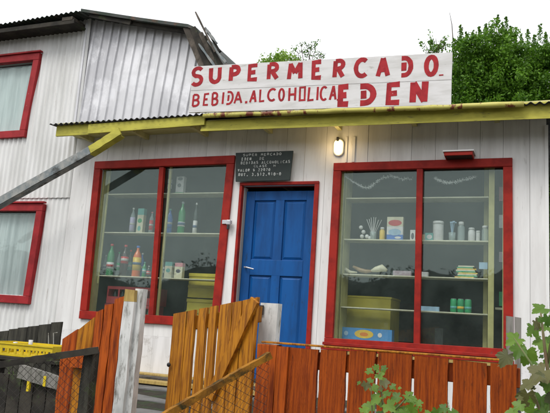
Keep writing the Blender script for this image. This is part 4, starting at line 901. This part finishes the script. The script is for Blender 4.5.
# ------------------------------------------------------------------ trees
def leafcloud(centers, radii, per, size, seed=0, flatn=.0):
    r = np.random.default_rng(seed); C = np.repeat(centers, per, axis=0); Rr = np.repeat(radii, per, axis=0)
    d = r.normal(size=C.shape); d /= np.linalg.norm(d, axis=1)[:, None]; rad = r.random(len(C))**.45
    P_ = C+d*Rr[:, None]*rad[:, None]; n = len(P_)
    nr = d*.6+r.normal(size=(n, 3))*.7+np.array([0, -.1, .35]); nr /= np.linalg.norm(nr, axis=1)[:, None]
    a = np.cross(nr, r.normal(size=(n, 3))); a /= np.linalg.norm(a, axis=1)[:, None]; b = np.cross(nr, a)
    s = size*(.6+.8*r.random(n))[:, None]
    v = np.stack([P_-a*s, P_-b*s*.55+nr*s*.12, P_+a*s, P_+b*s*.55+nr*s*.12], 1).reshape(-1, 3)
    return v
def leafmesh(name, v, m_, parent):
    o0 = np.array(org(parent)); me = bpy.data.meshes.new(name); n = len(v)//4
    me.vertices.add(len(v)); me.vertices.foreach_set('co', (v-o0).astype(np.float32).ravel()); me.loops.add(n*4); me.loops.foreach_set('vertex_index', np.arange(n*4, dtype=np.int32))
    me.polygons.add(n); me.polygons.foreach_set('loop_start', np.arange(0, n*4, 4, dtype=np.int32)); me.polygons.foreach_set('loop_total', np.full(n, 4, dtype=np.int32))
    me.materials.append(M[m_]); me.update(); me.validate(); o = bpy.data.objects.new(name, me); COL.objects.link(o); o.parent = parent; ORG[o.name] = tuple(o0); return o
def trunk(parent, base, top, r0, limbs=5, spread=.8, m_='bark'):
    g = MB(); base = Vector(base); top = Vector(top); pts = [base.lerp(top, i/6)+Vector((random.uniform(-.05, .05), random.uniform(-.05, .05), 0))*(i > 0) for i in range(7)]
    g.tube(pts, [r0*(1-.8*i/6) for i in range(7)], 9)
    for i in range(limbs):
        k = random.randint(2, 5); a = random.uniform(0, 6.28); e = pts[k]+Vector((math.cos(a)*spread, math.sin(a)*spread, random.uniform(.4, .9)*spread)); g.tube([pts[k], pts[k].lerp(e, .5)+Vector((0, 0, .05)), e], [r0*.4, r0*.25, r0*.08], 6)
    g.build('trunk', m_, parent, smooth=True)
def spiretree(tips, y, zbase, label, seed, per=60, depth=1.2, size=.026, bodyw=.55):
    r = np.random.default_rng(seed); cen = []; rad = []
    xs = [at(a, b, y)[0] for a, b in tips]; cx_ = sum(xs)/len(xs)
    t = thing('leafy_tree', (cx_, y+.6, zbase), label, 'tree', 'dense trees behind the shop'); tipc = []; tipr = []
    for (a, b) in tips:
        yy = y+r.uniform(0, .4); x, _, zt_ = at(a, b, yy); z = zt_-.03; k = 0
        while z > zt_-.34:      # the slender leading shoot
            f = (zt_-z)/.34; tipc.append((x+r.normal()*.01, yy+r.normal()*.015, z)); tipr.append(.008+.075*f); z -= .02+.012*f
        while z > zbase+.2:     # fuller body beneath it
            f = min(1, (zt_-z)/2.2); w_ = .07+bodyw*f
            for _ in range(4 if f < .5 else 6): cen.append((x+r.uniform(-w_, w_), yy+r.uniform(-.3, depth*min(1, f+.3)), z+r.uniform(-.1, .1))); rad.append(r.uniform(.09, .09+.12*min(1, f+.3)))
            z -= .15
    xa_, xb_ = min(xs), max(xs); zt0 = at(tips[0][0], 40, y)[2]
    for _ in range(900): cen.append((r.uniform(xa_, xb_), y+r.uniform(.3, 1.1), r.uniform(zbase+1.5, zt0))); rad.append(r.uniform(.10, .2))
    v = np.concatenate([leafcloud(np.array(cen), np.array(rad), per, size, seed), leafcloud(np.array(tipc), np.array(tipr), 26, .015, seed+50)]); leafmesh('crown', v, 'foliage', t)
    trunk(t, (cx_, y+.8, zbase), (cx_, y+.8, zbase+4.2), .12, 6); return t
spiretree([(455, 37), (461, 24), (467, 31), (473, 29), (479.5, 25), (486, 22.5), (491, 24), (497.5, 14), (502, 22), (506.5, 15.5), (511, 25), (516, 32)], 4.0, .95, 'tall dense green tree with pointed shoots behind the right end of the sign', 3)
spiretree([(521, 33), (528, 28), (534, 33), (540, 23), (546, 31), (552, 27), (562, 30), (575, 22), (590, 26), (610, 20), (630, 26)], 4.3, .95, 'dense green tree at the right edge beyond the roof corner', 4)
def roundtree(cpx, cpy, y, rx, rz, label, m_, seed, size=.07, n=120, per=40, zbase=1.0, name='leafy_tree'):
    r = np.random.default_rng(seed); x, _, z = at(cpx, cpy, y); t = thing(name, (x, y, zbase), label, 'tree'); c = []
    for _ in range(n):
        d = r.normal(size=3); d /= np.linalg.norm(d); k = r.random()**.4; c.append((x+d[0]*rx*k, y+d[1]*rx*k, z-rz+d[2]*rz*k))
    leafmesh('crown', leafcloud(np.array(c), r.uniform(.15, .4, n), per, size, seed), m_, t); trunk(t, (x, y, zbase), (x, y, z-rz*.6), .2, 6, rx*.6); return t
roundtree(283, 56, 13, .80, .62, 'low pale green treetop showing above the middle of the sign', 'foliage2', 7, .045, 150, 60)
def twigtree(cpx, cpy, y, label, seed, hw, tips, leafn):
    t = thing('sparse_tree', (at(cpx, cpy, y)[0], y, 1.0), label, 'tree'); g = MB(); rr = random.Random(seed); lv = []
    base = Vector(at(cpx, cpy+62, y)); g.tube([Vector((base.x, y, 1.0)), base], [.12, .05], 8)
    for a, b in tips:
        e = Vector(at(a, b, y+rr.uniform(-.3, .3))); mdl = base.lerp(e, .55)+Vector((rr.uniform(-.2, .2), 0, .1)); g.tube([base, mdl, e], [.03, .018, .006], 5)
        for k in range(7):
            s_ = mdl.lerp(e, rr.uniform(.1, 1)); q = s_+Vector((rr.uniform(-.28, .28), rr.uniform(-.1, .1), rr.uniform(-.05, .25))); g.tube([s_, q], [.007, .003], 4); lv += [tuple(q), tuple(s_.lerp(q, .5))]
    g.build('trunk', 'bark', t); leafmesh('crown', leafcloud(np.array(lv), np.full(len(lv), .08), leafn, .035, seed), 'foliage', t)
twigtree(308, 46, 12, 'sparse twiggy tree with few dark leaves poking above the sign middle', 3, 1, [(301, 45), (306, 42.5), (312, 44), (316, 47), (322, 51), (326, 53), (298, 52), (318, 56)], 4)
twigtree(434, 44, 11, 'thin leafed tree top just left of the dense green tree', 8, 1, [(425, 44), (430, 40), (436, 38.5), (441, 40), (445, 37), (428, 51), (439, 48)], 9)
tw = thing('tall_bare_twig', at(452, 60, 4.5), 'single thin bare shoot rising at the left edge of the dense tree', 'branch')
g = MB(); g.tube([at(452.5, 62, 4.5), at(453, 40, 4.5), at(452, 25, 4.5), at(449.5, 12, 4.5)], [.012, .010, .007, .003], 5); g.build('shoot', 'bark', tw)
# far wood across the street (behind the photographer), reflected in the panes
r = np.random.default_rng(9); c = []; 
for x in np.arange(-150, 60, 1.5):
    h = 10.5+2.6*math.sin(x*.045+.6)+1.6*math.sin(x*.13)+.8*math.sin(x*.41+1)+r.uniform(-.5, .6)
    for z in np.arange(.8, h, 1.3): c.append((x+r.uniform(-.7, .7), -75+r.uniform(-2, 2), z))
wd = thing('wood', (0, -40, 0), None, None); bpy.data.objects.remove(wd)
v = leafcloud(np.array(c), np.full(len(c), 1.3), 42, .22, 9); bk_ = []
for x in np.arange(-150, 60, 1.5):
    h0, h1 = [10.0+2.6*math.sin(q*.045+.6)+1.6*math.sin(q*.13)+.8*math.sin(q*.41+1) for q in (x, x+1.5)]; bk_ += [(x, -76, 0), (x+1.5, -76, 0), (x+1.5, -76.3, h1), (x, -76.3, h0)]
v = np.concatenate([v, np.array(bk_)]); o = leafmesh('woodland', v, 'darkleaf', None); tag(o, 'dark wood across the street', 'woodland', kind='stuff')

# ------------------------------------------------------------------ shrubs in the foreground
def leafshape(sz):
    """a five lobed toothed leaf in its own plane, tip along +v"""
    out = []
    lobes = [(-128, .62), (-62, .85), (0, 1.0), (62, .85), (128, .62)]
    for k, (a, L_) in enumerate(lobes):
        for da, f in ((-25, .70), (-17, .86), (-11, .82), (-6, .93), (0, 1.0), (6, .93), (11, .82), (17, .86), (25, .70)):
            t = math.radians(a+da); out.append((math.sin(t)*L_*f, math.cos(t)*L_*f))
        if k < 4: t = math.radians(a+31); out.append((math.sin(t)*.60, math.cos(t)*.60))
    out.append((0.0, -.12)); return [(x*sz, y*sz) for x, y in out]
def addleaf(mb, c, tip, nrm, sz):
    tip = Vector(tip).normalized(); nrm = Vector(nrm); nrm = (nrm-tip*nrm.dot(tip)).normalized(); sd_ = tip.cross(nrm)
    sh = leafshape(sz); vs = [Vector(c)]
    for u, v_ in sh:
        r2 = (u*u+v_*v_)/(sz*sz); vs.append(Vector(c)+sd_*u+tip*v_-nrm*(r2*sz*.22)+nrm*abs(u)*.30+nrm*random.uniform(-1, 1)*sz*.03)
    n = len(sh); mb.add(vs, [(0, i+1, (i+1) % n+1) for i in range(n)])
def shrub(name, label, stems, leaves, loc):
    t = thing(name, loc, label, 'shrub', 'shrubs in front of the fence')
    g = MB()
    for ps, r_ in stems: g.tube(ps, r_, 6)
    g.build('stem', 'greenstem', t, smooth=True); A, B = MB(), MB()
    for (px, py, y, s_, dirx, dirz, dk_) in [l for l in leaves]+[(l[0]+random.uniform(-9, 9), l[1]+random.uniform(2, 12), l[2]+random.uniform(-.06, .1), l[3]*random.uniform(.35, .6), random.uniform(-.9, .9), random.uniform(-.9, .3), l[6]) for l in leaves]:
        s_ = s_*random.uniform(.80, .98)
        c = Vector(at(px, py, y)); mb = B if dk_ else A
        tipd = Vector((dirx, random.uniform(-.5, .1), dirz)); nn_ = Vector((random.uniform(-.35, .35), random.uniform(-.9, -.45), random.uniform(.5, 1.0)))
        addleaf(mb, c, tipd, nn_, s_)
    for mb, m_ in ((A, 'leaf'), (B, 'leafdark')):
        if mb.v: mb.build('leaves', m_, t, smooth=True)
    return t
yP = -4.75
lv = []
for (px, py, sp, dk_) in [(543, 309, 13, 0), (548, 318, 10, 0), (536, 322, 9, 1), (533, 327, 11, 0), (517, 339, 15, 0), (507, 356, 13, 1), (527, 352, 16, 0), (519, 349, 13, 0), (542, 341, 12, 0), (549, 348, 10, 0),
                      (543, 372, 20, 1), (530, 384, 12, 1), (527, 395, 15, 1), (541, 398, 13, 0), (549, 384, 11, 0), (549, 404, 12, 0), (534, 410, 12, 0), (520, 405, 10, 0), (513, 412, 10, 0), (546, 327, 8, 0), (556, 360, 18, 0), (560, 335, 16, 0), (556, 395, 16, 1), (565, 375, 18, 0), (545, 415, 16, 0)]:
    yy = yP+random.uniform(-.12, .12); s_ = sp/ (FPX/(yy+6.6)/1.02)
    lv.append((px, py, yy, s_, random.uniform(-.8, .5), random.uniform(-.9, -.1), dk_))
b0 = Vector(at(560, 470, yP)); b0.z = .1
shrub('leafy_shrub', 'lobed leaf shrub with green and bronze leaves at bottom right corner', [([b0, at(552, 400, yP), at(545, 350, yP), at(540, 306, yP)], [.008, .006, .004, .002]), ([at(552, 400, yP), at(530, 362, yP), at(514, 338, yP)], [.005, .003, .0015]), ([b0, at(540, 410, yP), at(528, 380, yP)], [.006, .004, .002]), ([at(547, 365, yP), at(552, 335, yP), at(549, 315, yP)], [.004, .003, .0015])], lv, tuple(b0))
yP = -4.3
lv = []
for (px, py, sp, dk_) in [(375, 367, 7, 0), (385, 368, 7, 0), (368, 371, 7, 0), (379, 375, 9, 0), (373, 387, 9, 0), (366, 384, 8, 1), (384, 382, 8, 1), (388, 393, 8, 0), (378, 398, 12, 0), (388, 405, 13, 0), (398, 397, 10, 0), (407, 395, 10, 0), (412, 399, 9, 0), (413, 408, 10, 0), (370, 406, 11, 0),
                      (363, 409, 9, 0), (395, 411, 11, 0), (404, 412, 9, 0), (380, 416, 12, 0), (420, 404, 7, 0), (437, 411, 9, 0), (445, 408, 8, 0), (452, 412, 8, 0), (430, 415, 9, 0), (371, 380, 6, 0), (392, 386, 6, 0)]:
    yy = yP+random.uniform(-.10, .10); s_ = sp/(FPX/(yy+6.6)/1.02)
    lv.append((px, py, yy, s_, random.uniform(-.8, .8), random.uniform(-.7, .25), dk_))
b0 = Vector(at(385, 470, yP)); b0.z = .3
shrub('leafy_shrub', 'bright green lobed leaf shrub growing before the middle of the orange fence', [([b0, at(385, 420, yP), at(381, 390, yP), at(378, 364, yP)], [.006, .005, .003, .002]), ([at(385, 420, yP), at(400, 405, yP), at(410, 394, yP)], [.004, .003, .0015]), ([b0, at(372, 410, yP), at(371, 386, yP)], [.004, .003, .0015]), ([b0, at(420, 430, yP), at(446, 406, yP)], [.004, .003, .0015])], lv, tuple(b0))
# grass and weeds along the fence foot and bank
r = np.random.default_rng(21); n = 9000; X_ = r.uniform(-9, 3, n); Yg = r.uniform(-5.0, -.2, n); keep = ~((X_ > -4.6) & (X_ < -1.1) & (Yg > -3.6)); X_, Yg = X_[keep], Yg[keep]
zg = np.interp(Yg, [-4.9, -4.5, -4.1, -3.7, -3.3, -2.5, -1, 0], [-.02, .10, .38, .60, .70, .76, .80, .82]); h = r.uniform(.04, .16, len(X_)); a = r.uniform(0, 6.28, len(X_)); l = r.uniform(-.06, .06, (len(X_), 2))
dx, dy = np.cos(a)*.004, np.sin(a)*.004; z0 = zg-.01
v = np.stack([np.stack([X_-dx, Yg-dy, z0], 1), np.stack([X_+dx, Yg+dy, z0], 1), np.stack([X_+l[:, 0]+dx*.3, Yg+l[:, 1], z0+h], 1), np.stack([X_+l[:, 0]-dx*.3, Yg+l[:, 1], z0+h], 1)], 1).reshape(-1, 3)
tag(leafmesh('grass', v, 'foliage', None), 'short rough grass on the bank and yard', 'grass', kind='stuff')
